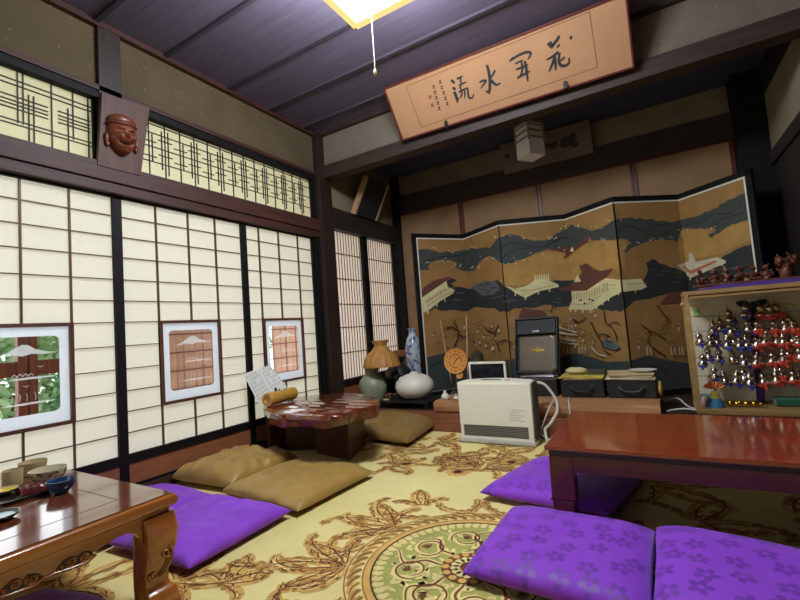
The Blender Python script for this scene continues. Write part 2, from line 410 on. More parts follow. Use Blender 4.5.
struct('trim_9', MB().box((-.09, Y0, -.008), (.01, 3.12, .05)), M['beam_y'], bevel=.003)           # sill
for y in (-2.4, ):
    struct('trim_10', MB().box((-.08, y, 0), (.06, y+.12, ZC)), M['post'])

# shoji doors
def rrect(y0, y1, z0, z1, r, n=5):
    out = []
    for cy, cz, a0 in ((y1-r, z1-r, 0), (y0+r, z1-r, 90), (y0+r, z0+r, 180), (y1-r, z0+r, 270)):
        for k in range(n+1):
            a = math.radians(a0+90*k/n); out.append((cy+r*math.cos(a), cz+r*math.sin(a)))
    return out
ROWS = [.85+(z_-.85)*1.011 for z_ in (1.643, 1.520, 1.397, 1.264, 1.138, 1.012, .873, .738, .610, .490, .368)]
ZP0, ZBR = .240, .200
def shoji(num, y0, y1, cols, fine):
    t = thing('door_%d' % num, 'paper shoji sliding door with glass inset', 'shoji door', (-.03, y0, .05)); t['kind'] = 'structure'
    xa, xb = -.045, -.012; s = .025; cols = [c*{1: 1.007, 2: 1.003}.get(num, 1.011) for c in cols]
    fr = MB()
    fr.box((xa, y0, .05), (xb, y0+s, ztop)).box((xa, y1-s, .05), (xb, y1, ztop))
    fr.box((xa, y0+s, ZBR-.012), (xb, y1-s, ZP0)).box((xa, y0+s, ztop-.012), (xb, y1-s, ztop)).box((xa, y0+s, .05), (xb, y1-s, .066))
    fr.build('frame', M['black_lacquer'], t)
    MB().box((xa+.01, y0+s, .066), (xb-.008, y1-s, ZBR-.012)).build('skirt_board', M['board'], t)
    iy0, iy1, iz0, iz1 = cols[0], cols[2], ROWS[9], ROWS[5]
    xp = -.034
    pp = MB()
    ya, yb = y0+s, y1-s
    if fine: rects = [(ya, iy0, ZP0, ztop), (iy1, yb, ZP0, ztop), (iy0, iy1, iz1, ztop), (iy0, iy1, ZP0, iz0)]
    else: rects = [(ya, yb, ZP0, ztop)]
    for a, b, c, d in rects: pp.add([(xp, a, c), (xp, b, c), (xp, b, d), (xp, a, d)], [(0, 1, 2, 3)])
    pp.build('paper', M['paper'], t)
    g = MB(); w = .004
    for c in cols:
        if fine and c == cols[1]: g.box((xp+.001, c-w, ZP0), (-.018, c+w, iz0)); g.box((xp+.001, c-w, iz1), (-.018, c+w, ztop))
        else: g.box((xp+.001, c-w, ZP0), (-.018, c+w, ztop))
    w = .0024
    for z in ROWS:
        if fine and iz0+.01 < z < iz1-.01:
            g.box((xp+.001, ya, z-w), (-.019, iy0, z+w)); g.box((xp+.001, iy1, z-w), (-.019, yb, z+w))
        else: g.box((xp+.001, ya, z-w), (-.019, yb, z+w))
    g.build('lattice', M['kumiko'], t)
    if not fine: return t
    wf = .014
    q = MB()
    q.box((xp-.008, iy0-.004, iz0-.004), (-.010, iy0+wf, iz1+.004)).box((xp-.008, iy1-wf, iz0-.004), (-.010, iy1+.004, iz1+.004))
    q.box((xp-.008, iy0+wf, iz0-.004), (-.010, iy1-wf, iz0+wf)).box((xp-.008, iy0+wf, iz1-wf), (-.010, iy1-wf, iz1+.004))
    ins = q.build('glass_inset_frame', M['kumiko'], t)
    cy0, cy1, cz0, cz1 = iy0+.062, iy1-.058, iz0+.075, iz1-.062
    MB().add([(xp+.004, iy0+wf, iz0+wf), (xp+.004, iy1-wf, iz0+wf), (xp+.004, iy1-wf, iz1-wf), (xp+.004, iy0+wf, iz1-wf)], [(0, 1, 2, 3)]).build('clear_pane', M['glass'], ins)
    inner = rrect(cy0, cy1, cz0, cz1, .025); n = len(inner); outer = []
    my, mz = (cy0+cy1)/2, (cz0+cz1)/2
    hy0, hy1, hz0, hz1 = iy0+wf, iy1-wf, iz0+wf, iz1-wf
    for (y, z) in inner:
        dy, dz = y-my, z-mz
        k = min(((hy1-my) if dy > 0 else (hy0-my))/dy if abs(dy) > 1e-6 else 9, ((hz1-mz) if dz > 0 else (hz0-mz))/dz if abs(dz) > 1e-6 else 9)
        outer.append((my+dy*k, mz+dz*k))
    fb = MB(); xx = xp+.005
    fb.add([(xx, a, b) for a, b in inner]+[(xx, a, b) for a, b in outer], [(i, (i+1) % n, n+(i+1) % n, n+i) for i in range(n)])
    for cy, cz in ((hy0, hz0), (hy0, hz1), (hy1, hz0), (hy1, hz1)):       # fill the four outer corners
        near = sorted(range(n), key=lambda i: (outer[i][0]-cy)**2+(outer[i][1]-cz)**2)[:2]
        fb.add([(xx, cy, cz)]+[(xx,)+outer[i] for i in near], [(0, 1, 2)])
    fb.build('frosted_border', M['frost'], ins)
    W, Hh = cy1-cy0, cz1-cz0; e = MB(); xe = xp+.0055
    P = lambda u, v: (xe, cy0+u*W, cz0+v*Hh)
    e.flat([P(*p) for p in ((.12, .74), (.3, .80), (.42, .86), (.5, .90), (.58, .89), (.68, .83), (.86, .79), (.97, .78), (.8, .765), (.62, .775), (.5, .75), (.38, .77), (.25, .75))])
    for z, a, b in ((.46, .3, .98), (.14, .22, .95)):
        e.flat([P(*p) for p in ((a, z), (a+.1, z+.012), (.6, z+.02), (b, z+.012), (b-.08, z-.004), (.5, z-.010), (a+.05, z-.006))])
    for u in (.36, .46, .55, .66): e.stroke([P(u, .18), P(u+.01, .24), P(u-.01, .28)], .0025, (1, 0, 0))
    for k in range(4): e.stroke([P(.36+.07*k, .49), P(.40+.07*k, .525), P(.43+.07*k, .49)], .003, (1, 0, 0))
    for u, v in ((.55, .36), (.8, .42), (.74, .6)): e.stroke([P(u-.04, v+.015), P(u, v), P(u+.04, v+.015)], .003, (1, 0, 0))
    e.build('etched_landscape', M['etch'], ins)
    return t
d1 = [.8875-.215, .8875, 1.102]
for num, a, b, cols, fine in ((1, .389, 1.352, [.673, .8875, 1.102], True), (2, 1.352, 2.278, [1.585, 1.809, 2.022], True), (3, 2.278, 3.085, [2.409, 2.622, 2.851], True),
                              (4, -.54, .389, [-.31, -.08, .15], False), (5, -1.47, -.54, [-1.24, -1.0, -.78], False), (6, -2.28, -1.47, [-2.08, -1.87, -1.67], False)):
    shoji(num, a, b, cols, fine)

# transom windows above
def ranma(num, y0, y1, design):
    t = thing('window_%d' % num, 'paper transom window with crossed lattice', 'transom window', (-.03, y0, zrb)); t['kind'] = 'structure'
    MB().add([(-.034, y0, zrb), (-.034, y1, zrb), (-.034, y1, zrt), (-.034, y0, zrt)], [(0, 1, 2, 3)]).build('paper', M['paper_transom'], t)
    s = .016
    MB().box((-.045, y0, zrb), (-.01, y0+s, zrt)).box((-.045, y1-s, zrb), (-.01, y1, zrt)).build('frame', M['black_lacquer'], t)
    g = MB(); X0, X1 = -.033, -.024
    def hz(z, a, b): g.box((X0, max(a, y0), z-.002), (X1, min(b, y1), z+.002))
    def vt(y, a, b): g.box((X0, y-.0022, a), (X1+.001, y+.0022, b))
    if design == 1:
        H = lambda p: onX(p, -.03)
        for q in ((0, 75), (0, 80)):
            hz(H(q).z, y0, y1)
        for q in ((0, 116), (0, 120)): hz(H(q).z, y0, y1)
        for (x, ya, yb) in ((4, 93, 0), (2, 97, 0), (0, 100, 0), (0, 104, 0)):
            z = H((x, ya)).z; hz(z, H((x, ya)).y-.05, H((48, 116)).y)
            hz(z, H((58, 118)).y, H((90, 128)).y)
        for x, a, b in ((17.5, 'u', 1), (23, 'u', 1), (28.5, 'd', 1), (33.5, 'd', 1), (51.3, 'f', 1), (67.5, 'd', 1), (72.5, 'u', 1), (87.5, 'f', 1)):
            yy = H((x, 100)).y; h = zrt-zrb
            vt(yy, zrb+(h*.28 if a == 'u' else 0), zrt-(h*.28 if a == 'd' else 0))
    else:
        h = zrt-zrb
        for fr in (.06, .30, .56, .80, .95): hz(zrb+h*fr, y0, y1)
        k = 0; y = y0+.05
        while y < y1-.03:
            a = k % 4
            vt(y, zrb, zrt)
            vt(y+.022, zrb+h*(.12 if a % 2 else .3), zrt-h*(.1 if a % 2 else .22))
            if a % 2: vt(y-.022, zrb+h*.2, zrt-h*.12)
            for fr in (.42, .68): hz(zrb+h*fr+(.012 if a % 2 else -.012), y-.045, y+.05)
            y += .108; k += 1
    g.build('lattice', M['kumiko_dark'], t)
ranma(1, .2, onX((92, 100), -.03).y+.012, 1)
ranma(2, 1.30, 3.105, 2)
ranma(3, -2.28, .19, 2)
struct('trim_11', MB().box((-.06, onX((92, 100), -.03).y+.012, zrb), (.0, 1.30, zrt)), M['post'])
struct('trim_11', MB().box((-.06, 3.105, zrb), (.0, 3.14, zrt)), M['black_lacquer'])

# alcove left wall with the slatted window
struct('wall_left', MB().box((-.09, 3.29, 2.05), (-.005, YW, 2.9)).box((-.09, 3.29, 0), (-.02, 4.6, .345)), M['plaster_alcove'])
struct('trim_12', MB().box((-.06, 3.29, 1.902), (.03, YW, 2.117)), wood('near_black_rail', srgb(34, 28, 27), srgb(54, 44, 40), .5, GY))
struct('baseboard_left', MB().box((-.05, 3.29, .14), (-.004, 4.56, .345)), M['board'])
struct('trim_13', MB().box((-.05, 3.29, .345), (.02, 4.56, .392)), M['black_lacquer'])
struct('trim_14', MB().box((-.07, 4.56, .1), (-.01, 4.60, 2.1)).box((-.09, 4.56, 0), (.09, YW+.05, ZA)), M['black_lacquer'])
def slatted(num, y0, y1):
    t = thing('window_%d' % num, 'slatted shoin window', 'slatted window', (-.03, y0, .392)); t['kind'] = 'structure'
    z0, z1 = .392, 1.902
    MB().add([(-.05, y0, z0), (-.05, y1, z0), (-.05, y1, z1), (-.05, y0, z1)], [(0, 1, 2, 3)]).build('paper', M['paper_pink'], t)
    MB().box((-.055, y0, z0), (-.01, y0+.012, z1)).box((-.055, y1-.012, z0), (-.01, y1, z1)).build('frame', M['black_lacquer'], t)
    g = MB(); n = 12
    for k in range(n):
        y = y0+.012+(k+.5)*(y1-y0-.024)/n; g.box((-.047, y-.0038, z0), (-.042, y+.0038, z1))
    for z in (1.671, 1.411, 1.149, .910, .653): g.box((-.039, y0+.012, z-.005), (-.034, y1-.012, z+.005))
    g.build('slats', wood('pinkish_brown_slats', srgb(96, 60, 48), srgb(136, 92, 76), .55, GZ), t)
slatted(4, 3.315, 3.90); slatted(5, 3.965, 4.56)
struct('trim_15', MB().box((-.055, 3.90, .392), (-.015, 3.965, 1.902)), M['black_lacquer'])

# alcove back wall
struct('wall_back', MB().box((-.09, YW, 2.45), (XR+.1, YW+.08, ZC)).box((-.09, YW+.02, 0), (XR+.1, YW+.08, 2.45)), M['plaster_alcove'])
struct('trim_16', MB().box((.0, YW-.05, 2.262), (XR, YW+.01, 2.488)), M['beam_x'], bevel=.003)
struct('trim_17', MB().box((.09, YW-.035, 2.25), (3.41, YW, 2.262)), M['red_lacquer'])
xs = [.09, .895, 1.765, 2.644, 3.40]
for i in range(4):
    p = struct('wall_back', MB().box((xs[i], YW-.01, .2), (xs[i+1], YW+.02, 2.25)), M['fusuma'])
for i, x in enumerate(xs[1:]):
    b = MB().box((x-.028, YW-.03, .2), (x-.006, YW-.008, 2.25)).box((x+.006, YW-.03, .2), (x+.028, YW-.008, 2.25)) if i in (0, 1, 2) else MB().box((x-.02, YW-.03, .2), (x+.01, YW-.008, 2.25))
    struct('trim_18', b, M['red_lacquer'])
struct('trim_19', MB().box((3.415, 4.44, 0), (XR, YW+.02, ZC)), M['black_lacquer'])
struct('wall_right', MB().box((XR, YB, 2.03), (XR+.08, YW, 2.52)), M['plaster_alcove'])
struct('trim_20', MB().box((XR-.01, YB, 2.51), (XR+.09, YW, ZC)).box((XR-.02, YB, 1.93), (XR+.09, YW, 2.03)).box((XR, YB, 0), (XR+.08, YW, 1.93)), M['dark_wall'])
# drop wall
struct('wall_back', MB().box((0, YB+.03, 2.48), (XM, YB+.09, ZC+.03)), plaster('grey_drop_wall_plaster', srgb(112, 102, 88)))
struct('trim_21', MB().box((.0, YB, 2.366), (XM, YB+.12, 2.486)), M['beam_x'], bevel=.003)
struct('trim_22', MB().box((0, YB+.02, 2.486), (.03, YB+.1, ZC)), M['post'])
struct('trim_23', MB().box((0, YB-.01, 2.785), (XM, YB+.03, ZC)), M['beam_x'])
struct('trim_24', MB().box((XR-.02, YB, 0), (XR+.13, YB+.12, 2.37)), M['post'])
struct('wall_right', MB().box((XR+.13, YB+.02, 0), (XM, YB+.09, 2.366)), M['dark_wall'])
struct('wall_right', MB().box((XM, Y0, 0), (XM+.08, YB+.1, ZC+.03)), M['dark_wall'])
# rear wall of the room, behind the photographer, with an unseen opening added to let daylight in
struct('wall_rear', MB().box((-.09, Y0-.08, 0), (.25, Y0, ZC+.03)).box((1.7, Y0-.08, 0), (XM, Y0, ZC+.03)).box((.25, Y0-.08, 1.9), (1.7, Y0, ZC+.03)).box((.25, Y0-.08, 0), (1.7, Y0, .7)), M['plaster'])
# dais
struct('trim_25', MB().box((.0, 3.22, -.008), (XR, 3.32, .14)), M['dais'], bevel=.004)
struct('trim_26', MB().box((.0, 3.32, -.008), (XR, YW, .135)), M['beam_x'])

# ------------------------------------------------------------------ outside
struct('ground', MB().box((-9, -7, -.6), (-.12, 12, -.5)).box((-.12, -9, -.6), (9, Y0-.08, -.5)), M['ground'])
struct('roof_eave', MB().hexa([(-1.9, -2.6, 2.02), (-.12, -2.6, 2.46), (-.12, 6, 2.46), (-1.9, 6, 2.02)], [(-1.9, -2.6, 2.06), (-.12, -2.6, 2.5), (-.12, 6, 2.5), (-1.9, 6, 2.06)]), M['roof_tile'])  # unseen eave, deepened and coloured tan to yellow the upper shoji paper
struct('porch_floor', MB().box((-.8, -2.6, -.06), (-.12, 6, 0)), plain('pale_bounce_porch_boards', srgb(206, 194, 172), .7))  # unseen porch floor, paled to bounce daylight onto the lower paper
def pc(p, X): return onX(p, X)
a, b = pc((18, 360), -1.0), pc((38, 360), -1.0); zb0, zb1 = pc((28, 376), -1.0).z, pc((28, 361), -1.0).z
pm_ = (a.y+b.y)/2
tp = thing('porch_post', 'red-brown timber post and rail seen through the leftmost glass inset', 'post', (-1.0, pm_, -.5))
MB().box((-1.06, a.y, -.5), (-1.0, pm_-.004, 2.24)).box((-1.06, pm_+.004, -.5), (-1.0, b.y, 2.24)).build('post', M['porch_wood'], tp, bevel=.004)
MB().box((-1.05, .2, zb0), (-1.02, 2.25, zb1)).build('rail', M['porch_wood'], tp)
tf = thing('garden_fence', 'pinkish upright board fence seen through the two right glass insets', 'fence', (-2.3, 3.6, -.5))
k = 0; y = 3.0
fb = MB()
while y < 5.8:
    w0 = (.11, .07, .13, .09)[k % 4]
    if k not in (13, ): fb.box((-2.34-.012*(k % 2), y, -.5), (-2.3-.012*(k % 2), y+w0, 1.75))
    y += w0+.02; k += 1
fb.build('boards', M['fence_wood'], tf)  
r_ = MB()
for z in (.1, .32, .54, .76, .98, 1.2, 1.42): r_.box((-2.3, 3.0, z), (-2.285, 5.8, z+.016))
r_.build('rail', M['porch_wood'], tf)
def bush(c, r, n, m, label):
    t = thing('garden_bush', label, 'bush', (c[0], c[1], -.5), group='bushes outside the shoji')
    lf = MB()
    for i in range(n):
        d = Vector((random.gauss(0, 1), random.gauss(0, 1), random.gauss(0, 1))).normalized()*random.uniform(.5, 1)
        p = Vector((c[0]+d.x*r[0], c[1]+d.y*r[1], c[2]+d.z*r[2])); ax = Vector((random.uniform(-1, 1), random.uniform(-1, 1), random.uniform(-1, 1))).normalized()
        bx = ax.orthogonal().normalized(); s = random.uniform(.05, .1)
        lf.add([p-ax*s, p+bx*s*.45, p+ax*s, p-bx*s*.45], [(0, 1, 2, 3)])
    lf.build('foliage', m, t, fix=False)
    MB().tube([(c[0], c[1], -.5), (c[0]+.03, c[1], c[2])], .03).build('stem', M['porch_wood'], t)
bush((-2.7, 2.45, .25), (.3, .45, .75), 1500, M['leaf'], 'darker green bush right of the porch post')
bush((-3.4, 1.9, .45), (.35, 1.1, .95), 2600, M['leaf2'], 'haze-pale leafy hedge bush filling the background behind the porch post')
bush((-3.2, 4.2, .7), (.5, 1.2, .9), 1500, M['leaf2'], 'haze-pale green bush beyond the fence boards')

# ------------------------------------------------------------------ lamp on the ceiling
lc = onZ((356, 26), 2.5); LX, LY, LS, LZ = lc.x, lc.y-.5, .5, 2.5
lt = thing('ceiling_lamp', 'lit square paper ceiling lamp with wooden edges and a pull cord', 'ceiling lamp', (LX+.25, LY+.25, ZC))
w = .014; fr = MB()
for a, b in (((0, 0), (1, 0)), ((1, 0), (1, 1)), ((1, 1), (0, 1)), ((0, 1), (0, 0))):
    for z in (LZ, LZ+.2): fr.bar((LX+a[0]*LS, LY+a[1]*LS, z), (LX+b[0]*LS, LY+b[1]*LS, z), w, w)
    fr.bar((LX+a[0]*LS, LY+a[1]*LS, LZ), (LX+a[0]*LS, LY+a[1]*LS, LZ+.2), w, w)
fr.box((LX+.2, LY+.2, LZ+.2), (LX+.3, LY+.3, ZC)).bar((LX, LY+.25, LZ+.2), (LX+LS, LY+.25, LZ+.2), w, w)
fr.build('frame', M['lamp_frame'], lt)
eg = MB()
for a, b in (((0, 0), (1, 0)), ((1, 0), (1, 1)), ((1, 1), (0, 1)), ((0, 1), (0, 0))): eg.bar((LX+a[0]*LS, LY+a[1]*LS, LZ-.004), (LX+b[0]*LS, LY+b[1]*LS, LZ-.004), .03, .012)
eg.build('glowing_edge', emit('warm_glowing_edge', (1, .62, .22, 1), 1.1), lt)
MB().box((LX+.006, LY+.006, LZ+.004), (LX+LS-.006, LY+LS-.006, LZ+.196)).build('diffuser', M['lamp_glow'], lt)
cp = onY((375, 71), LY+.25); ct = Vector((cp.x, cp.y, LZ+.004))
cord = MB().tube([ct, Vector((cp.x+.002, cp.y, (cp.z+LZ)/2)), cp], .0022, 6).build('pull_cord', M['white_plastic'], lt, smooth=60)
MB().lathe([(.001, .012), (.006, .006), (.008, -.008), (.006, -.02), (.001, -.024)], cp, 10).build('cord_knob', M['beige_ceramic'], cord, smooth=60)

# ------------------------------------------------------------------ framed calligraphy on the beam
bl, br = onY((403, 140.5), 3.15), onY((633.5, 66), 3.15)
zb = (bl.z+br.z)/2
tl, tr = onY((381.5, 86), 2.9), onY((627, -3), 2.9)
bl.z = zb+.012; br.z = zb-.012
dt = .5*((tl-bl)+(tr-br)); dt.x = 0; dt.y = -.25
tl = bl+dt; tr = br+dt
n_ = (br-bl).cross(tl-bl).normalized()
if n_.y > 0: n_ = -n_
ft = thing('calligraphy_plaque', 'long tan framed calligraphy of four large characters leaning out from the front beam', 'calligraphy', ((bl+br)/2), 0)
MB().slab([bl, br, tr, tl], n_, .02).build('board', M['scroll_paper'], ft)
q = MB()
for a, b in ((bl, br), (br, tr), (tr, tl), (tl, bl)): q.bar(a, b, .03, .010, (0, 0, 1)) if 0 else q.bar(a, b, .011, .03, n_)
q.build('border', M['red_lacquer'], ft)
for x in (447, 566):
    p = onP((x, 125.5 if x < 500 else 87), bl, n_); MB().bar(p+Vector((0, -.01, -.02)), p+Vector((0, -.01, .03)), .03, .025).build('bracket', M['black'], ft)
o1 = bl+n_*.001
def Pc(p): return onP(p, o1, n_)
ln = MB()
R4 = [(406, 86.4), (421.4, 127.4), (597.6, 67), (589.4, 11.4)]
for a, b in zip(R4, R4[1:]+R4[:1]): ln.stroke([Pc(a), Pc(b)], .005, n_, False)
ln.build('ruled_border', M['scroll_line'], ft, fix=False)
A = lambda *p: [Pc((380+x/5, 40+y/5)) for x, y in p]
B = lambda *p: [Pc((520+x/5, y/5)) for x, y in p]
ink = MB()
S = [(A((355,200),(365,208),(374,218)),.03),(A((362,240),(372,243),(378,250)),.03),(A((370,258),(382,285),(388,314)),.035),(A((388,314),(390,298),(398,285)),.015),
 (A((383,196),(398,188),(414,182)),.022),(A((402,182),(403,200),(406,222)),.02),(A((394,228),(412,218),(434,210)),.02),(A((404,226),(402,242),(412,254)),.02),
 (A((394,262),(415,250),(440,238)),.022),(A((410,258),(408,275),(402,292)),.022),(A((424,252),(424,270),(424,292)),.02),(A((438,240),(440,265),(446,288),(462,288),(469,268)),.024),
 (A((534,124),(544,160),(550,205),(548,250),(543,264),(530,252)),.034),(A((497,212),(512,205),(530,203),(518,222),(503,243)),.024),(A((576,150),(566,170),(551,196)),.022),(A((550,196),(566,212),(582,224),(604,215)),.028),
 (A((648,108),(656,98),(668,84)),.022),(A((660,98),(690,78),(728,62),(752,64),(750,80),(738,98)),.028),(A((676,120),(694,110),(716,100)),.02),(A((680,148),(708,138),(742,124)),.024),
 (A((686,190),(716,174),(750,156)),.028),(A((706,108),(712,140),(706,170),(690,194)),.024),(A((724,104),(732,150),(740,208)),.03),
 (B((138,216),(146,224),(154,238)),.028),(B((150,208),(158,220),(164,232)),.022),(B((196,178),(188,196),(164,228),(158,244)),.03),(B((200,222),(190,232),(184,240)),.02),
 (B((192,258),(168,280),(132,300)),.028),(B((176,280),(166,310),(146,358)),.03),(B((176,290),(178,320),(180,352)),.026),(B((198,262),(194,300),(204,326),(228,328),(246,312),(244,288)),.03),(B((224,284),(212,296),(198,306)),.022),
 (B((253,180),(255,190),(254,198)),.026)]
for p, w in S: ink.stroke(p, w*.68, n_)
random.seed(3)
for cx, y0_, cnt, dx in ((300, 208, 5, 9), (268, 232, 5, 7)):
    for k in range(cnt):
        x = cx+k*dx; y = y0_+k*27
        ink.stroke(A((x-7, y), (x, y-4), (x+7, y-2)), .006, n_); ink.stroke(A((x, y-8), (x+2, y+4), (x-3, y+12)), .006, n_)
        ink.stroke(A((x-5, y+9), (x+3, y+6), (x+8, y+13)), .006, n_)
ink.build('lettering', M['ink'], ft, fix=False)
for x, y in ((249, 285), (261, 326)): MB().flat(A((x-7, y-8), (x+7, y-10), (x+9, y+8), (x-5, y+10))).build('seal', M['seal_red'], ft, fix=False)

# grey plaque on the back rail
pl = [onY((505, 174.5), 4.55), onY((595, 152.5), 4.55), onY((587.5, 119), 4.44), onY((499, 145.5), 4.44)]
pl[1].z = pl[0].z = .5*(pl[0].z+pl[1].z); pl[2].z = pl[3].z = .5*(pl[2].z+pl[3].z); pl[3].x = pl[0].x = .5*(pl[3].x+pl[0].x); pl[2].x = pl[1].x = .5*(pl[1].x+pl[2].x)
np_ = (pl[1]-pl[0]).cross(pl[3]-pl[0]).normalized()
if np_.y > 0: np_ = -np_
gt = thing('name_plaque', 'grey-brown wooden plaque with faint dark characters on the rear rail', 'plaque', (pl[0]+pl[1])/2)
MB().slab(pl, np_, .02).build('board', M['plaque_wood'], gt)
o2 = pl[0]+np_*.001
K = lambda *p: [onP((500+x/8, 120+y/8), o2, np_) for x, y in p]
ink = MB()
for p, w in ((K((366,212),(400,205),(425,212),(445,180),(452,172)),.05),(K((520,140),(512,180),(505,220)),.07),(K((545,130),(540,170),(530,215)),.06),(K((555,130),(590,128),(600,145)),.05),(K((590,150),(575,175),(600,190),(620,172)),.08),
             (K((40,300),(60,285),(80,300)),.04)): ink.stroke(p, w, np_)
ink.build('lettering', plain('faded_ink', srgb(56, 50, 48), .8), gt, fix=False)

# hanging lantern in the alcove
hc = onY((529.5, 140), 4.05); hx, hy = hc.x, hc.y; hz0, hz1 = onY((530, 158), 4.05).z, onY((529, 124), 4.05).z
ht = thing('hanging_lantern', 'small square white lantern with wooden slats hanging below the alcove ceiling', 'lantern', (hx, hy, ZA))
s = .125; cs = [(hx+s*math.cos(a), hy+s*math.sin(a)) for a in (math.radians(x) for x in (-80, 10, 100, 190))]
MB().hexa([(x, y, hz0) for x, y in cs], [(x, y, hz1-.02) for x, y in cs]).build('shade', plain('white_lantern_paper', srgb(244, 240, 236), .7, var=.03), ht)
q = MB()
for i in range(4):
    a, b = cs[i], cs[(i+1) % 4]
    q.bar((a[0], a[1], hz0+.13), (a[0], a[1], hz1), .014, .014)
    for z in (hz1-.16, hz1-.10, hz1-.045): q.bar((hx+(a[0]-hx)*1.08, hy+(a[1]-hy)*1.08, z), (hx+(b[0]-hx)*1.08, hy+(b[1]-hy)*1.08, z), .010, .014)
q.hexa([(x, y, hz1-.02) for x, y in cs], [(x, y, hz1) for x, y in cs])
q.box((hx-.015, hy-.015, hz1), (hx+.015, hy+.015, ZA))
q.build('frame', wood('pinkish_lantern_slats', srgb(150, 126, 116), srgb(178, 154, 142), .6, GX), ht)

# dark tilted panel under the alcove ceiling
z0 = 2.12
pb_, pe = onZ((358, 213), z0), onZ((379, 221), z0)
pb_ = onX((357, 213), .09); pe = onX((378, 221), .09)
zz = .5*(pb_.z+pe.z); ya, yb = pb_.y, pe.y
q4 = [Vector((.06, ya, zz)), Vector((.06, yb, zz)), Vector((.25, yb+.01, zz+.37)), Vector((.25, ya+.01, zz+.37))]
nn = (q4[1]-q4[0]).cross(q4[3]-q4[0]).normalized()
if nn.x < 0: nn = -nn
nn = Vector((abs(nn.x), nn.y, -abs(nn.z)))
pt = thing('hanging_picture', 'dark panel with pale wooden edges tilted forward above the slatted window', 'picture', (.06, (ya+yb)/2, zz))
MB().slab(q4, nn, .05).build('panel', plain('dark_panel_face', srgb(30, 34, 40), .5), pt)
for a, b in ((q4[1], q4[2]), (q4[0], q4[3])): MB().bar(a-nn*.02, b-nn*.02, .06, .025, nn.cross(b-a)).build('edge', M['tan_wood'], pt)

# ------------------------------------------------------------------ mask on its board
mq = [onX((97.5, 165), .05), onX((141, 176), .05), onX((150, 107), .085), onX((102, 92), .085)]
mn = (mq[1]-mq[0]).cross(mq[3]-mq[0]).normalized()
if mn.x < 0: mn = -mn
MB_ = MB().slab(mq, mn, .025).build('mask_board', M['mask_back'], None, bevel=.003)
tag(MB_, 'brown wooden board fixed across the transom post behind the carved mask', 'board')
fc = onX((121, 137), .068)
e1 = ((mq[1]-mq[0]).normalized()+(mq[2]-mq[3]).normalized()).normalized(); e3 = mn; e2 = e3.cross(e1).normalized()
fw_, fh_ = .082, .112
def fpt(a, b, lift=0.0):
    wid = 1.0-.28*max(0, -b-.3)+.05*max(0, b)
    d = math.sqrt(max(0, 1-(a*a+b*b)))**.8*.075
    g = lambda cx, cy, sx, sy, h: h*math.exp(-((a-cx)/sx)**2-((b-cy)/sy)**2)
    d += g(0, -.04, .15, .15, .026)+g(.1, -.09, .09, .08, .008)+g(-.1, -.09, .09, .08, .008)       # nose
    d += g(.47, -.14, .22, .2, .020)+g(-.47, -.14, .22, .2, .020)                                  # cheeks
    d += g(.36, .30, .28, .07, .014)+g(-.36, .30, .28, .07, .014)                                  # brows
    d -= g(.36, .12, .24, .07, .020)+g(-.36, .12, .24, .07, .020)
    d += g(.36, .11, .17, .05, .014)+g(-.36, .11, .17, .05, .014)                                  # eyelids
    d -= .026*math.exp(-((b+.43-.32*a*a)/.09)**2)*math.exp(-(a/.5)**4)                             # grin
    d -= .008*math.exp(-((abs(a)-.30-.25*max(0, -b))/.04)**2)*math.exp(-((b+.22)/.2)**2)           # smile creases
    d += g(0, -.62, .3, .06, .012)+g(0, -.33, .36, .05, .006)+g(0, -.82, .22, .14, .014)           # lips, chin
    d += .006*math.exp(-((b-.44-.04*math.sin(a*5))/.03)**2)
    return fc+e1*(a*wid*fw_)+e2*(b*fh_)+e3*(d-.004+lift)
def face():
    mb = MB(); n = 52; vs = []
    for j in range(n+1):
        for i in range(n+1):
            u, v = -1+2*i/n, -1+2*j/n; r = math.hypot(u, v); k = max(abs(u), abs(v))/r if r > 1e-6 else 1
            vs.append(fpt(u*k, v*k))
    return mb.add(vs, [(j*(n+1)+i, j*(n+1)+i+1, (j+1)*(n+1)+i+1, (j+1)*(n+1)+i) for j in range(n) for i in range(n)])
def crescent(a0, a1, f, h, lift):
    mb = MB(); n = 14; vs = []
    for i in range(n+1):
        a = a0+(a1-a0)*i/n; w = h*math.sin(PI*i/n)
        for s in (-1, 0, 1): vs.append(fpt(a, f(a)+s*w, lift))
    return mb.add(vs, [(i*3+k, i*3+k+1, i*3+k+4, i*3+k+3) for i in range(n) for k in range(2)])
mt = thing('carved_mask', 'carved reddish-brown laughing face mask with a flat cap on a wooden board', 'mask', fc)
face().build('face', M['mask_wood'], mt, smooth=80)
crescent(-.44, .44, lambda a: -.44+.32*a*a, .055, .0022).build('mouth', M['carve_dark'], mt, fix=False)
crescent(-.36, .36, lambda a: -.405+.30*a*a, .018, .0036).build('teeth', M['mask_wood'], mt, fix=False)
for s_ in (-1, 1): crescent(s_*.36-.17, s_*.36+.17, lambda a: .06-.9*(a-s_*.36)**2, .028, .0022).build('eye', M['carve_dark'], mt, fix=False)
cap = MB(); rt = Matrix((e1, e3, e2)).transposed()
cap.blob(fc+e2*.085+e3*.012, (.078, .058, .042), 14, rt); cap.blob(fc+e2*.062+e3*.016, (.086, .062, .014), 12, rt)
cap.build('cap', M['mask_wood'], mt, smooth=80)
for sx in (-1, 1):
    ear = MB(); ear.blob(fc+e1*sx*.084-e2*.03+e3*.010, (.012, .012, .034), 10, rt); ear.blob(fc+e1*sx*.080-e2*.062+e3*.010, (.011, .010, .016), 8, rt)
    ear.build('ear', M['mask_wood'], mt, smooth=80)

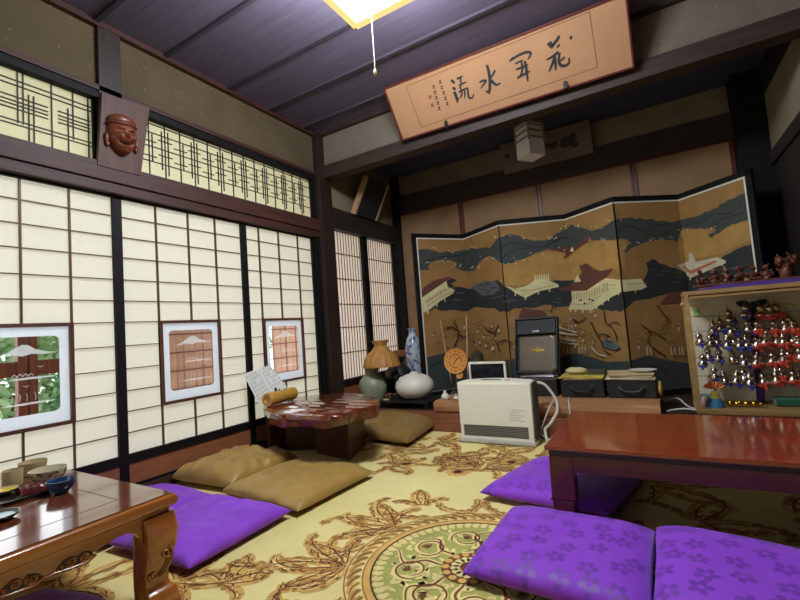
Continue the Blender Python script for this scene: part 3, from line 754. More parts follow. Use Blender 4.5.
# ------------------------------------------------------------------ folding screen
ZT, ZSB = 1.835, .142
kinks = [onZ(p, ZT) for p in ((411.5, 233.5), (463, 234.7), (498, 220.5), (564.5, 214.5), (612, 197), (677.5, 194.8), (751, 168))]
st = thing('folding_screen', 'gold folding screen painted with pavilions and dark pine clouds standing in the alcove', 'folding screen', ((kinks[0].x+kinks[6].x)/2, 4.2, ZSB))
panels = []
for i in range(6):
    a, b = Vector((kinks[i].x, kinks[i].y, 0)), Vector((kinks[i+1].x, kinks[i+1].y, 0)); d = (b-a).normalized(); n = d.cross(Vector((0, 0, 1)))
    if n.y > 0: n = -n
    panels.append((a, b, d, n))
def clip(poly, inside):
    out = []
    for i in range(len(poly)):
        p, q = poly[i], poly[(i+1) % len(poly)]; fp, fq = inside(p), inside(q)
        if fp >= 0: out.append(p)
        if (fp >= 0) != (fq >= 0): t = fp/(fp-fq); out.append(p+(q-p)*t)
    return out
PAINT = ['gold_ground', 'slate', 'dark_rock', 'roof', 'terrace', 'branch', 'white', 'hill', 'slate_line', 'pine', 'red_band', 'gold_light', 'grey_rock']
PM = {k: i for i, k in enumerate(PAINT)}
paint = [MB() for _ in range(6)]; layer = [0]
BW = .06
def draw(color, pix, sub=True):
    """a painted shape, traced in the photograph, laid on the panels' own planes"""
    layer[0] += 1
    for i, (a, b, d, n) in enumerate(panels):
        L = (b-a).length; l0 = BW if i == 0 else .0; l1 = L-BW if i == 5 else L
        pts = []
        for p in pix:
            r = ray(p); den = r.dot(n)
            if abs(den) < .12: den = .12*(-1 if den < 0 else 1)
            w = CAM + r*((a-CAM).dot(n)/den); pts.append(Vector(((w-a).dot(d), w.z, 0)))
        for f in (lambda q: q.x-l0, lambda q: l1-q.x, lambda q: q.y-(ZSB+BW), lambda q: (ZT-BW)-q.y):
            pts = clip(pts, f)
            if len(pts) < 3: break
        if len(pts) < 3: continue
        off = n*(.004+.00012*layer[0])
        paint[i].mat(PM[color]).flat([a+d*q.x+Vector((0, 0, q.y))+off for q in pts])
def rough(poly, amp, step=5):
    out = []; rs = random.Random(4)
    for i in range(len(poly)):
        a, b = Vector(poly[i]), Vector(poly[(i+1) % len(poly)]); m = max(1, int((b-a).length/step)); nrm = Vector((-(b-a).y, (b-a).x))
        if nrm.length > 1e-6: nrm.normalize()
        for k in range(m): out.append(tuple(a.lerp(b, k/m)+nrm*(rs.uniform(-amp, amp) if k or m == 1 else 0)))
    return out
def dline(color, pix, w):
    p = [Vector((x, y, 0)) for x, y in pix]; p = smooth_line(p, 4) if len(p) > 2 else p
    L = []; R = []
    for i, q in enumerate(p):
        t = p[min(i+1, len(p)-1)]-p[max(i-1, 0)]
        if t.length < 1e-6: continue
        x = Vector((-t.y, t.x, 0)).normalized()*w/2; L.append(q+x); R.append(q-x)
    for i in range(len(L)-1):
        layer[0] -= 1 if i else 0
        draw(color, [L[i][:2], L[i+1][:2], R[i+1][:2], R[i][:2]])
for i, (a, b, d, n) in enumerate(panels):      # gold ground
    L = (b-a).length; l0 = BW if i == 0 else 0; l1 = L-BW if i == 5 else L
    paint[i].mat(0).add([a+d*u+Vector((0, 0, z))+n*.004 for u, z in ((l0, ZSB+BW), (l1, ZSB+BW), (l1, ZT-BW), (l0, ZT-BW))], [(0, 1, 2, 3)])
draw('gold_light', [(500,262),(525,257),(545,252),(575,248),(590,241),(625,241),(625,268),(600,271),(587,263),(575,282),(545,280),(520,286),(505,285)])
draw('gold_light', [(677,232),(700,229),(716,232),(728,227),(749,221),(751,240),(725,252),(700,258),(680,262)])
draw('slate', rough([(418,250),(430,250),(440,253),(452,252.5),(463,250),(472,247.5),(490,248),(497,240),(503,236),(515,235),(527,239),(540,240.5),(550,239),(560,231.5),(565,227),(572,224.5),(580,226),(586,230),(592,231),(600,228),(607,225),(613,221),(622,218.5),(640,218),(660,220.5),(676,221.5),(684,219),(695,217),(710,211),(725,203),(738,196),(749,192),
 (751,219),(740,222),(728,226),(722,231),(712,238),(708,235),(716,231),(713,227),(700,228),(685,229),(680,231),(677,242),(672,240),(660,239),(650,241),(640,245),(630,250),(625,254),(622,251),(632,243),(627,240),(612,240),(600,240),(586,242),(575,247),(560,250),(545,250),(535,253),(525,257),(518,260),(512,264),(505,264),(500,262),(497,258.5),(490,257),(483,259),(477,265),(475,270),(462,270),(455,267),(457,262),(450,260),(440,260),(430,262),(428,267),(431,269),(425,270),(418,270)], 1.3, 4))
for ln_ in ([(500,249),(512,243),(525,245),(540,247),(552,243),(562,238)],[(502,258),(515,250),(530,248)],[(545,248),(556,240),(566,238),(575,240)],[(618,232),(630,226),(640,230),(655,236),(668,232),(678,228)],[(645,230),(658,225),(672,226)],[(684,226),(700,222),(715,214),(728,214),(742,205)],[(715,222),(728,217),(745,212)],[(424,262),(440,257),(455,256),(470,252)]):
    dline('slate_line', ln_, 1.1)
draw('dark_rock', rough([(443,283),(452,279.5),(457,280),(450,284),(455,287),(470,289),(480,285),(490,281),(498,280),(505,287),(520,295),(545,290),(553,281),(578,279),(575,300),(571,306),(560,307),(550,305),(530,308),(515,309),(508,312),(500,312),(495,308),(485,308),(475,307),(468,311),(455,310),(445,311),(435,308),(425,312),(420,313),(424,300),(440,290)], 1.1, 4))
draw('dark_rock', rough([(594,307),(613,294),(622,290),(640,288),(648,270),(646,264),(652,259),(660,264),(675,268),(690,274),(705,264),(722,258),(737,249),(757,243),(762,275),(745,278),(725,282),(700,288),(690,300),(668,293),(655,297),(640,300),(632,302),(627,308),(621,312),(608,310)], 1.1, 4))
draw('grey_rock', rough([(472,288),(480,283),(490,281),(497,282),(500,290),(494,295),(484,296),(478,292)], 1.2, 3))
for k in range(9): x, y = random.uniform(476, 496), random.uniform(283, 294); dline('dark_rock', [(x-2, y+1), (x, y-1), (x+2.5, y+.6)], .7)
for k in range(40):
    x, y = random.choice([(random.uniform(450, 560), random.uniform(288, 305)), (random.uniform(650, 745), random.uniform(268, 285))])
    dline('grey_rock', [(x, y), (x+random.uniform(2, 5), y-random.uniform(.5, 1.6)), (x+random.uniform(5, 9), y+.4)], .7)
draw('roof', [(419,294),(425,286),(435,280),(448,277),(452,278.5),(440,285),(421,298)])
draw('roof', [(548,250),(560,247.5),(573,247),(585,240),(590,234),(592,240),(580,247),(570,256),(563,259),(566,253)])
draw('terrace', [(421,298),(440,285),(446,281),(447,287),(454,290),(453,293),(440,301),(427,311.5),(421.5,313)])
draw('terrace', [(506,286),(515,289),(527,285.5),(535,280),(547,280),(558,284.5),(558.5,287),(540,291),(525,298),(515,293)])
draw('terrace', [(572.5,291),(588.5,289.4),(606.7,278),(622,280),(640,279),(646,287),(640,290),(622.6,292),(613.5,296.5),(595.4,308.5),(593,310),(568,309.5),(572,299.5)])
draw('roof', [(558,288),(566,287),(576,281),(583,273),(580,266),(587.5,263),(595,269),(602,271),(614,268),(605.5,278.5),(587.4,290.6),(562.5,291.4)])
draw('terrace', [(575,282),(578.5,274),(582,281.5)])
draw('terrace', [(571,251),(573.5,246.5),(575,252)])
draw('roof', [(518.5,319),(519,315),(522,308),(544,311),(548,318)])
draw('roof', [(659,304),(668,293),(684,290),(688,302)])
draw('white', [(676,265.5),(690,261),(690,253),(693,253),(697,262),(718,257),(727,260.5),(727,263),(692,278),(689,276)])
draw('red_band', [(681,267),(684,266.5),(692,270.5),(716,260.5),(719,261.5),(692,274)])
for k in range(7): draw('terrace', [(534+k*2.2, 281), (534.6+k*2.2, 275-.2*k), (535.4+k*2.2, 275-.2*k), (536+k*2.2, 281)])
for k in range(9): dline('branch', [(425+k*2.4, 300-k*1.5), (425.4+k*2.4, 304-k*1.6)], .5)
for k in range(14): dline('gold_ground', [(575+k*2.6, 293-max(0, k-4)*1.2), (575+k*2.6, 300-max(0, k-4)*1.0)], .6)
for x, y in ((582,300),(586,303),(594,300),(591,299)): draw('branch', [(x-1.6,y+.6),(x,y-1),(x+1.8,y+.4),(x,y+1.2)])
for x, y in ((570,309),(577,309.5),(584,310),(592,310),(598,306),(604,302),(610,298),(620,292),(634,290),(427,311),(436,304),(444,299),(515,293),(525,297),(538,291.5),(549,289),(692,277),(703,273),(714,268),(724,263)):
    draw('terrace', [(x-.7, y-.5), (x+.7, y-.5), (x+.6, y+3), (x-.6, y+3)])
draw('hill', [(419,358),(432,356),(443,353),(455,353),(468,357),(480,364),(500,362),(515,358),(535,352),(560,358),(575,352.5),(592.5,357),(610,362),(627.5,361),(645,355.5),(662.6,359.4),(680,362),(700,366),(712,386),(650,392),(560,396),(420,396)])
for ln_ in ([(428,368),(440,362),(455,362),(466,368)],[(556,368),(570,361),(584,366),(596,372)],[(634,372),(645,366),(658,367),(666,374)]): dline('slate_line', ln_, 1.3)
br_ = [[(453,347),(458,335),(455,325),(452,322)],[(457,333),(462,337),(467,336)],[(456,330),(450,327),(446,329)],[(500,325),(496,335),(499,345),(502,352)],[(497,333),(490,331),(487,327)],[(500,342),(507,340),(511,343)],
       [(606,312),(607,322),(614,328),(618,336),(618,340)],[(593,322),(597,332),(602,340),(606,350),(612,354)],[(599,336),(606,334),(612,337)],[(588,318),(580,322),(575,320)],[(610,325),(616,322),(621,324)],
       [(640,325),(648,332),(646,342),(653,349),(664,356)],[(648,331),(656,334),(664,340)],[(655,305),(662,315),(666,320),(660,330)],[(550,312),(553,306),(556,309)],[(700,330),(705,326),(708,331)]]
for b_ in br_: dline('branch', b_, 1.1)
random.seed(11)
for b_ in br_:
    for k in range(3):
        x, y = random.choice(b_); dline('branch', [(x, y), (x+random.uniform(-6, 6), y-random.uniform(-2, 4))], .5)
draw('pine', rough([(605,342),(609,339),(613,341),(617,343),(622,346),(619,349),(614,350),(608,348),(605,346)], 1.1, 4))
for x, y in ((607,344),(613,346),(618,348)): draw('grey_rock', [(x-2,y),(x,y-1.4),(x+2,y-.3),(x+.6,y+1.2)])
for x, y, s in ((463,327,2.2),(482,342,2),(488,345,2),(495,348,3),(494,326,1.6),(501,330,2),(480,331,2),(486,337,2.2),(636,347,2),(635.5,340,1.3),(676,329,2),(675.5,323,1.2),(598,315,2),(596,311,1.2),(575,318,1.8),(578,325,1.8),(571,326,1.6),(578,332,1.5),(574,346,2.2),(572,340,1.5),(586,340,2),(685,337,2)):
    s *= .72
    draw('white', [(x, y-s*1.3), (x+s*.7, y), (x+s*.5, y+s*1.3), (x-s*.7, y+s*.9), (x-s*.5, y-s*.2)])
    draw('dark_rock', [(x-.6, y-s*1.9), (x+.6, y-s*1.9), (x+.6, y-s*1.2), (x-.6, y-s*1.2)])
for x in (643, 646.5, 667, 670.5, 675, 678): draw('white', [(x, y_) for x, y_ in ((x, 347), (x+1.3, 346.6), (x+2.6, 354.5), (x+1.4, 355))])
for a_, b_ in (((557,327),(576,332)),((557,332),(580,335)),((558,337),(574,341)),((558,341),(577,344))): dline('white', [a_, ((a_[0]+b_[0])/2, (a_[1]+b_[1])/2+.6), b_], 1.3)
dline('white', [(594,346),(600,353),(609,356)], 1.4)
for x in (562, 566, 582, 585, 588): dline('white', [(x, 347), (x+.5, 353)], 1.0)
edge_ = [(430,250),(452,252),(472,248),(503,236),(527,239),(550,239),(565,228),(600,228),(613,221),(660,220),(440,261),(430,263),(457,266),(477,267),(490,258),(518,260),(535,254),(560,250),(600,240),(640,245),(652,241),(672,240),(685,230),(712,228),(722,231),(628,252),(576,226),(509,263)]
for k in range(130):
    x, y = random.choice(edge_); x += random.uniform(-7, 7); y += random.uniform(-1.8, 1.8); s = random.uniform(.5, 1.0)
    draw('white', [(x-s, y), (x, y-s*.8), (x+s, y), (x, y+s*.8)])
for k in range(46):      # plum twigs and small robes in the garden band
    x = random.choice((random.uniform(432, 512), random.uniform(556, 620), random.uniform(556, 620), random.uniform(632, 684))); y = random.uniform(318, 350)
    dx, dy = random.uniform(3, 8)*random.choice((-1, 1)), random.uniform(-4, 3); dline('branch', [(x, y), (x+dx*.5, y+dy*.3-1), (x+dx, y+dy)], .6)
    if k % 2: draw('white', [(x+dx-.8, y+dy), (x+dx, y+dy-.9), (x+dx+.8, y+dy), (x+dx, y+dy+.9)])
for a_, b_, c_ in (((423,303),(441,291),(452,288)),((424,307),(440,297),(452,292)),((572,303),(592,304),(606,295)),((510,289),(526,291),(552,286)),((607,284),(622,285),(642,284))): dline('gold_ground', [a_, b_, c_], .5)
for k in range(70):     # pale blossom specks along the pine edges
    x = random.uniform(425, 745); y = {0: 266, 1: 262, 2: 256, 3: 245, 4: 241, 5: 230}[min(5, int((x-420)/55))]+random.uniform(-4, 3) - (8 if random.random() < .3 else 0)
    draw('grey_rock', [(x-.8, y), (x, y-.6), (x+.8, y), (x, y+.6)])
for i, (a, b, d, n) in enumerate(panels):
    L = (b-a).length
    q = MB().hexa([a, b, b-n*.018, a-n*.018], [v+Vector((0, 0, ZT)) for v in (a, b, b-n*.018, a-n*.018)])
    q.v = [(x, y, max(z, ZSB)) for x, y, z in q.v]
    pn = q.build('panel', M['black_lacquer'], st)
    f = MB(); e = Vector((0, 0, 1))
    MB().bar(a+e*(ZT-.022)+n*.004, b+e*(ZT-.022)+n*.004, .012, .044).build('top_rail', M['black_lacquer'], pn)
    MB().bar(a+e*(ZSB+.022)+n*.004, b+e*(ZSB+.022)+n*.004, .012, .044).build('bottom_rail', M['black_lacquer'], pn)
    if i == 0: MB().bar(a+d*.022+e*ZSB+n*.004, a+d*.022+e*ZT+n*.004, .044, .012, n).build('end_stile', M['black_lacquer'], pn)
    if i == 5: MB().bar(b-d*.022+e*ZSB+n*.004, b-d*.022+e*ZT+n*.004, .044, .012, n).build('end_stile', M['black_lacquer'], pn)
    paint[i].build('painting', [M['p_'+k] for k in PAINT], pn, fix=False)
    w = .013; G = lambda a_, b_, w_, h_, up=(0, 0, 1): MB().bar(a_, b_, w_, h_, up).build('white_edging', M['white_ceramic'], pn)
    l0 = .046 if i == 0 else 0; l1 = L-.046 if i == 5 else L
    G(a+d*l0+e*(ZT-.052)+n*.006, a+d*l1+e*(ZT-.052)+n*.006, .006, w); G(a+d*l0+e*(ZSB+.052)+n*.006, a+d*l1+e*(ZSB+.052)+n*.006, .006, w)
    if i == 0: G(a+d*.052+e*(ZSB+.046)+n*.006, a+d*.052+e*(ZT-.046)+n*.006, w, .006, n)
    if i == 5: G(b-d*.052+e*(ZSB+.046)+n*.006, b-d*.052+e*(ZT-.046)+n*.006, w, .006, n)
    if i in (2, 4):
        MB().bar(a+e*(ZSB+.06)+n*.006, a+e*(ZT-.055)+n*.006, .010, .006, n).build('hinge_strip', M['black_lacquer'], pn)

# ------------------------------------------------------------------ carpet
CC = (2.05, 1.45)
cp_ = MB(); CK = ['carpet', 'c_tan', 'c_brown', 'c_rust', 'c_green', 'c_olive', 'c_pale', 'c_dark']; CI = {k: i for i, k in enumerate(CK)}
cp_.box((.0, -1.2, -.008), (4.6, 3.22, 0))
lay = [0]
UPZ = Vector((0, 0, 1))
def cst(col, pts, w, taper=True):
    lay[0] += 1; z = .0006+.00001*(lay[0] % 60)+{'c_green': 0, 'c_olive': .0004, 'c_pale': .0010, 'c_tan': .0006, 'c_rust': .0012, 'c_brown': .0018, 'c_dark': .0024}[col]
    cp_.mat(CI[col]).stroke([(x, y, z) for x, y in pts], w, UPZ, taper)
def cfl(col, pts, dz=0):
    lay[0] += 1; cp_.mat(CI[col]).flat([(x, y, .0004+dz) for x, y in pts])
def scroll(x, y, a, size, turn, leaf=True, w=.02, col='c_tan', rnd=random):
    """acanthus scroll: a curling stem with feathery leaflets on its outer side, edged in brown"""
    pts = []; h = a; px, py = x, y; n = 16
    for i in range(n+1):
        pts.append((px, py)); st_ = size/n*1.5*(1-.5*i/n); px += math.cos(h)*st_; py += math.sin(h)*st_; h += turn*(.02+.34*(i/n)**1.8)
    sg = -1 if turn > 0 else 1
    if leaf:
        for i in range(1, n-2, 2):
            (x0, y0), (x1, y1) = pts[i], pts[i+1]; b = math.atan2(y1-y0, x1-x0)
            for s in ((sg, -sg) if i % 4 == 1 else (sg,)):
                L = size*(.30-.012*i)*rnd.uniform(.8, 1.15)*(1 if s == sg else .6); c0 = b+s*rnd.uniform(.5, .8)
                m = [(x0, y0)]
                for k in range(4):
                    m.append((m[-1][0]+math.cos(c0-s*.42*k)*L*.28, m[-1][1]+math.sin(c0-s*.42*k)*L*.28))
                cst('c_tan' if rnd.random() < .65 else 'c_olive', m, w*2.6)
                nx, ny = math.cos(c0+s*1.57), math.sin(c0+s*1.57)
                cst('c_pale' if rnd.random() < .5 else 'c_rust', [(p[0]-nx*w*.35, p[1]-ny*w*.35) for p in m[:-1]], w*.5)
                if rnd.random() < .5: cst('c_brown' if rnd.random() < .7 else 'c_dark', [(p[0]+nx*w*.6, p[1]+ny*w*.6) for p in m[2:]], w*.4)
    cst('c_tan', pts, w*1.3); cst('c_brown', [(px+w*.3*math.sin(a), py-w*.3*math.cos(a)) for px, py in pts], w*.42)
    return pts
def leafspray(x, y, a, size, n=7, spread=2.2):
    for k in range(n):
        b = a+spread*(k/(n-1)-.5); s = size*(1-.35*abs(k/(n-1)-.5)*2)*random.uniform(.85, 1.1)
        scroll(x+.02*math.cos(b), y+.02*math.sin(b), b, s, (1 if k % 2 else -1)*random.uniform(.7, 1.3), True, .016)
def ring(r0, r1, col, dz=0, n=64):
    p = [(CC[0]+r*math.cos(2*PI*k/n), CC[1]+r*math.sin(2*PI*k/n), .0003+dz) for r in (r0, r1) for k in range(n)]
    cp_.mat(CI[col]).add(p, [(k, (k+1) % n, n+(k+1) % n, n+k) for k in range(n)])
random.seed(21)
# round medallion
ring(.0, .44, 'c_pale'); ring(.345, .352, 'c_dark', .0022); ring(.352, .374, 'c_tan', .0021); ring(.374, .380, 'c_rust', .0022)
ring(.437, .443, 'c_rust', .0022); ring(0.001, .345, 'c_green', .0002)
for k in range(60):
    a = 2*PI*k/60; r0 = .388
    p = [(CC[0]+(r0+.0)*math.cos(a), CC[1]+r0*math.sin(a)), (CC[0]+(r0+.025)*math.cos(a+.05), CC[1]+(r0+.025)*math.sin(a+.05)), (CC[0]+(r0+.042)*math.cos(a+.14), CC[1]+(r0+.042)*math.sin(a+.14))]
    cst('c_olive' if k % 3 else 'c_tan', p, .026); cst('c_brown', [(q[0]+.004, q[1]) for q in p], .005)
    b = a+.05; q = [(CC[0]+.34*math.cos(b), CC[1]+.34*math.sin(b)), (CC[0]+.325*math.cos(b+.04), CC[1]+.325*math.sin(b+.04)), (CC[0]+.305*math.cos(b+.02), CC[1]+.305*math.sin(b+.02))]
    cst('c_pale', q, .026)
for k in range(190):
    a = random.uniform(0, 2*PI); r = .31*math.sqrt(random.random()); x, y = CC[0]+r*math.cos(a), CC[1]+r*math.sin(a)
    cst('c_pale', [(x, y), (x+random.uniform(-.02, .02), y+random.uniform(-.02, .02)), (x+random.uniform(-.03, .03), y+random.uniform(-.03, .03))], .02)
for k in range(8):
    a = 2*PI*k/8+.2; x, y = CC[0]+.10*math.cos(a), CC[1]+.10*math.sin(a)
    s = 1 if k % 2 else -1
    pts = [(x+.19*(t/14)*math.cos(a+s*(t/14)*.2)+.05*math.sin(t*.5)*s*math.sin(-a)*t/14, y+.19*(t/14)*math.sin(a+s*(t/14)*.2)+.05*math.sin(t*.5)*s*math.cos(a)*t/14) for t in range(15)]
    cst('c_pale', pts, .03); cst('c_brown', pts, .010)
    ex, ey = CC[0]+.21*math.cos(a+.25), CC[1]+.21*math.sin(a+.25)
    cir = [(ex+.062*(1-t/40)*math.cos(a+2+s*t*.42), ey+.062*(1-t/40)*math.sin(a+2+s*t*.42)) for t in range(17)]
    cst('c_pale', cir, .022, False); cst('c_brown', [(q[0]+.004, q[1]+.004) for q in cir], .008)
    for j in range(4): cst('c_brown', [(ex, ey), (ex+.03*math.cos(a+j*.5-1), ey+.03*math.sin(a+j*.5-1))], .008)
ring(0.001, .10, 'c_brown', .0020)
for k in range(14):
    a = 2*PI*k/14
    for r, s in ((.085, .024), (.05, .03)):
        x, y = CC[0]+r*math.cos(a+r*9), CC[1]+r*math.sin(a+r*9)
        cp_.mat(CI['c_tan' if r > .06 else 'c_pale']).flat([(x+s*.6*math.cos(t), y+s*.6*math.sin(t), .0040+r*.001) for t in [2*PI*j/8 for j in range(8)]])
# acanthus leaves ringing the medallion
for k in range(16):
    a = 2*PI*k/16
    x, y = CC[0]+.45*math.cos(a), CC[1]+.45*math.sin(a)
    scroll(x, y, a+1.2, .17, -.9, True, .014); 
    if k % 2: scroll(x, y, a-.6, .15, .9, True, .014)
# corner sprays of the carpet
for sx, sy in ((-1, 1), (1, 1), (-1, -1), (1, -1)):
    x, y = CC[0]+sx*.42, CC[1]+sy*.17; base = math.atan2(sy*.15, sx)
    leafspray(x, y, base, .33, 7, 2.3)
    x, y = CC[0]+sx*.40, CC[1]+sy*.40; leafspray(x, y, math.atan2(sy, sx*.6), .2, 4, 1.4)
# long field sprays towards the dais and towards the near table
for (x, y, a, s, n, sp) in ((1.15, 2.35, .2, .24, 6, 3.4), (1.45, 2.62, .1, .26, 6, 2.8), (1.95, 2.36, .4, .24, 6, 3.0), (1.75, 2.78, .1, .24, 6, 3.2), (.95, 2.85, .3, .22, 6, 3.4), (2.2, 2.75, .1, .26, 6, 3.2), (1.0, 2.60, .1, .32, 7, 3.0), (1.36, 2.52, .3, .36, 6, 1.6), (1.72, 2.52, .2, .34, 6, 1.8), (1.72, 2.52, 3.0, .3, 5, 1.6), (2.05, 2.56, .2, .34, 6, 2.6), (2.6, 2.5, .1, .36, 7, 3.0), (3.1, 2.3, 0, .36, 7, 3.0), (2.75, 2.1, .6, .3, 6, 3), (.78, 2.75, .3, .26, 6, 3.2), (1.2, 2.95, .2, .26, 7, 3.0),
                            (1.6, 2.9, 0, .26, 6, 3), (2.0, 2.95, 0, .25, 6, 3), (1.1, .95, .6, .24, 8, 4.2), (1.28, 1.02, 1.4, .16, 6, 3), (.75, .75, 1.0, .28, 7, 4), (.45, .6, .6, .3, 7, 4), (1.05, .55, .4, .3, 7, 4)):
    leafspray(x, y, a, s, n, sp)
for (x, y, a, s, t) in ((1.2, 2.42, 0, .3, .4), (1.5, 2.38, .2, .34, .35), (1.9, 2.40, .1, .3, -.4), (1.45, 2.7, -.2, .34, .4), (1.18, 1.12, .1, .14, 1), (1.05, 2.35, .4, .2, -.6)):
    scroll(x, y, a, s, t, True, .016)
for x, y, r in ((1.25, 2.40, .07), (1.62, 2.36, .075), (1.12, .92, .07), (1.86, 2.62, .07)):
    for k in range(9):
        a = 2*PI*k/9; cst('c_tan', [(x, y), (x+r*.6*math.cos(a), y+r*.6*math.sin(a)), (x+r*math.cos(a+.2), y+r*math.sin(a+.2))], .04)
        cst('c_brown', [(x, y), (x+r*.5*math.cos(a+.3), y+r*.5*math.sin(a+.3))], .012)
    for k in range(8): a = 2*PI*k/8; cst('c_dark', [(x, y), (x+.02*math.cos(a), y+.02*math.sin(a))], .02)
o = cp_.build('carpet', [M[k] for k in CK], None, fix=False)
o.location.z = -.0055
tag(o, 'cream carpet with brown scrollwork and a green round medallion covering the floor', 'carpet')

# ------------------------------------------------------------------ floor cushions
def cushion(corners, h, mat, label, seed, wrinkle=.006, z0=.001, lift=None, name='floor_cushion', group='floor cushions around the low tables', p=2.6, tuft=True):
    """corners: far-left, far-right, near-right, near-left on the floor"""
    c = [Vector((v[0], v[1], 0)) for v in corners]; ctr = sum(c, Vector())/4
    t = thing(name, label, 'cushion', (ctr.x, ctr.y, z0), group=group)
    n = 44; mb = MB(); lift = lift or (0, 0, 0, 0)
    def pt(u, v, side):
        s, r = (u+1)/2, (v+1)/2
        k = 1-.015*(1-u*u)*(abs(v)**6)-.015*(1-v*v)*(abs(u)**6)       # edges bow in between the corners
        s2, r2 = .5+(s-.5)*k, .5+(r-.5)*k
        q = (c[3].lerp(c[2], s2)).lerp(c[0].lerp(c[1], s2), r2)
        zl = (lift[3]*(1-s)+lift[2]*s)*(1-r)+(lift[0]*(1-s)+lift[1]*s)*r
        f = max(0, (1-abs(u)**p)*(1-abs(v)**p))**.42
        w = noise.noise(Vector((q.x*9+seed, q.y*9, 0)))+.6*noise.noise(Vector((q.x*22, q.y*17+seed, 3)))
        an = math.atan2(v, u); w += 1.1*(1-2.2*abs(noise.noise(Vector((math.cos(an)*2.2+seed, math.sin(an)*2.2, u*u+v*v)))))*min(1, 1.6*(u*u+v*v)**.5)
        w += .7*(1-2*abs(noise.noise(Vector((q.x*7+q.y*5+seed*2, q.y*3, 9)))))
        dim = (.10*math.exp(-(u*u+v*v)/.04)+.05*math.exp(-(u*u+v*v)/.3)) if tuft else 0
        zt = h*.36 + f*(h*.64*(1-dim) + wrinkle*w)
        zb = h*.36 - f*h*.36
        return Vector((q.x, q.y, z0+zl+(zt if side else zb)))
    g = [-math.cos(PI*i/n) for i in range(n+1)]
    vs = [pt(g[i], g[j], 1) for j in range(n+1) for i in range(n+1)]
    N = len(vs); vs += [pt(g[i], g[j], 0) for j in range(n+1) for i in range(n+1)]
    fs = []
    for j in range(n):
        for i in range(n):
            a = j*(n+1)+i; fs.append((a, a+1, a+n+2, a+n+1)); fs.append((N+a, N+a+n+1, N+a+n+2, N+a+1))
    for i in range(n):
        for a, b in ((i, i+1), (n*(n+1)+i+1, n*(n+1)+i)): fs.append((b, a, N+a, N+b))
        for a, b in (((i+1)*(n+1), i*(n+1)), (i*(n+1)+n, (i+1)*(n+1)+n)): fs.append((b, a, N+a, N+b))
    mb.add(vs, fs).build('cover', mat, t, smooth=180)
    for k, s in ((1, (.99, .99)), (2, (.99, -.99))):                   # corner tassels
        pc_ = pt(s[0], s[1], 0)
    return t
z = .028
fl = lambda p, zz=z: onZ(p, zz)
FL, FR, NR, NL = fl((301,457), .05), fl((374,472)), fl((298,513), .02), fl((222,491))
cushion([FL, FR, NR, NL], .075, M['brown_cloth'], 'ochre-brown satin floor cushion, the front one overlapping the purple cushion', 5.1, .012, p=4.5)
nl, fl_, nr = fl((161,474), .03), fl((234,452), .03), fl((226,491), .02)
nl.x = max(nl.x, .03); fl_.x = max(fl_.x, .03)
dv = nr-nl
cushion([Vector((.03, 2.13, 0)), Vector((.56, 2.16, 0)), Vector((.56, nr.y+.02, 0)), Vector((.03, 1.60, 0))], .11, M['brown_cloth'], 'ochre-brown satin floor cushion lying against the shoji skirting, behind the front brown one', 9.3, .022, p=4)
a, b, c_, d_ = fl((365,420), .1), fl((440,427), .0), fl((408,448), .0), fl((352,440), .0)
cushion([Vector((.55, 3.17, 0)), b, c_, d_], .09, M['dark_brown_cloth'], 'dark olive-brown satin floor cushion propped on the dais edge beside the burl table', 2.2, .008, lift=(.10, .02, .0, .01), p=4.5)
FL, FR, NR = fl((214,492), .055), fl((291,511)), fl((189,574), .01)
NL = NR+(FL-FR)*1.0
cushion([FL, FR, NR, NL], .075, M['purple_plain'], 'plain purple floor cushion beside the carved leg of the left table', 3.3, .011, p=4)
cushion([Vector((.04, FL.y+.03, 0)), Vector((FL.x-.01, FL.y+.02, 0)), Vector((FL.x+.0, FL.y-.55, 0)), Vector((.04, FL.y-.53, 0))], .07, M['purple_plain'], 'plain purple floor cushion between the left table and the shoji skirting', 4.4, .007)
cushion([Vector((.76, .70, 0)), Vector((1.08, .76, 0)), Vector((1.28, .22, 0)), Vector((.80, .12, 0))], .075, M['purple_plain'], 'dim purple floor cushion half under the carved apron of the left table', 6.1, .007)
NL, FL, NR = fl((480,495), .02), fl((540,459)), fl((613,520), .02)
NR = NL+(NR-NL).normalized()*.58; FR = FL+(NR-NL)
cushion([FL, FR, NR, NL], .085, M['purple_damask'], 'purple plum-blossom floor cushion pushed under the corner of the red-brown table', 7.7, .003, p=4)
NL, FL, FR = fl((463,579), .015), fl((512,507), .04), fl((656,531), .04)
NR = NL+(FR-FL)
cushion([FL, FR, NR, NL], .09, M['purple_damask'], 'purple plum-blossom floor cushion in front of the red-brown table leg, the left of two', 8.8, .003, p=4)
FL2 = FR+Vector((.0, .022, 0)); d2 = (fl((800,559), .04)-FL2).normalized()*.58; FR2 = FL2+d2; NL2 = FL2+(NL-FL); NR2 = NL2+d2
cushion([FL2, FR2, NR2, NL2], .108, M['purple_damask'], 'purple plum-blossom floor cushion at the right, abutting another along one edge', 10.2, .003, p=4)

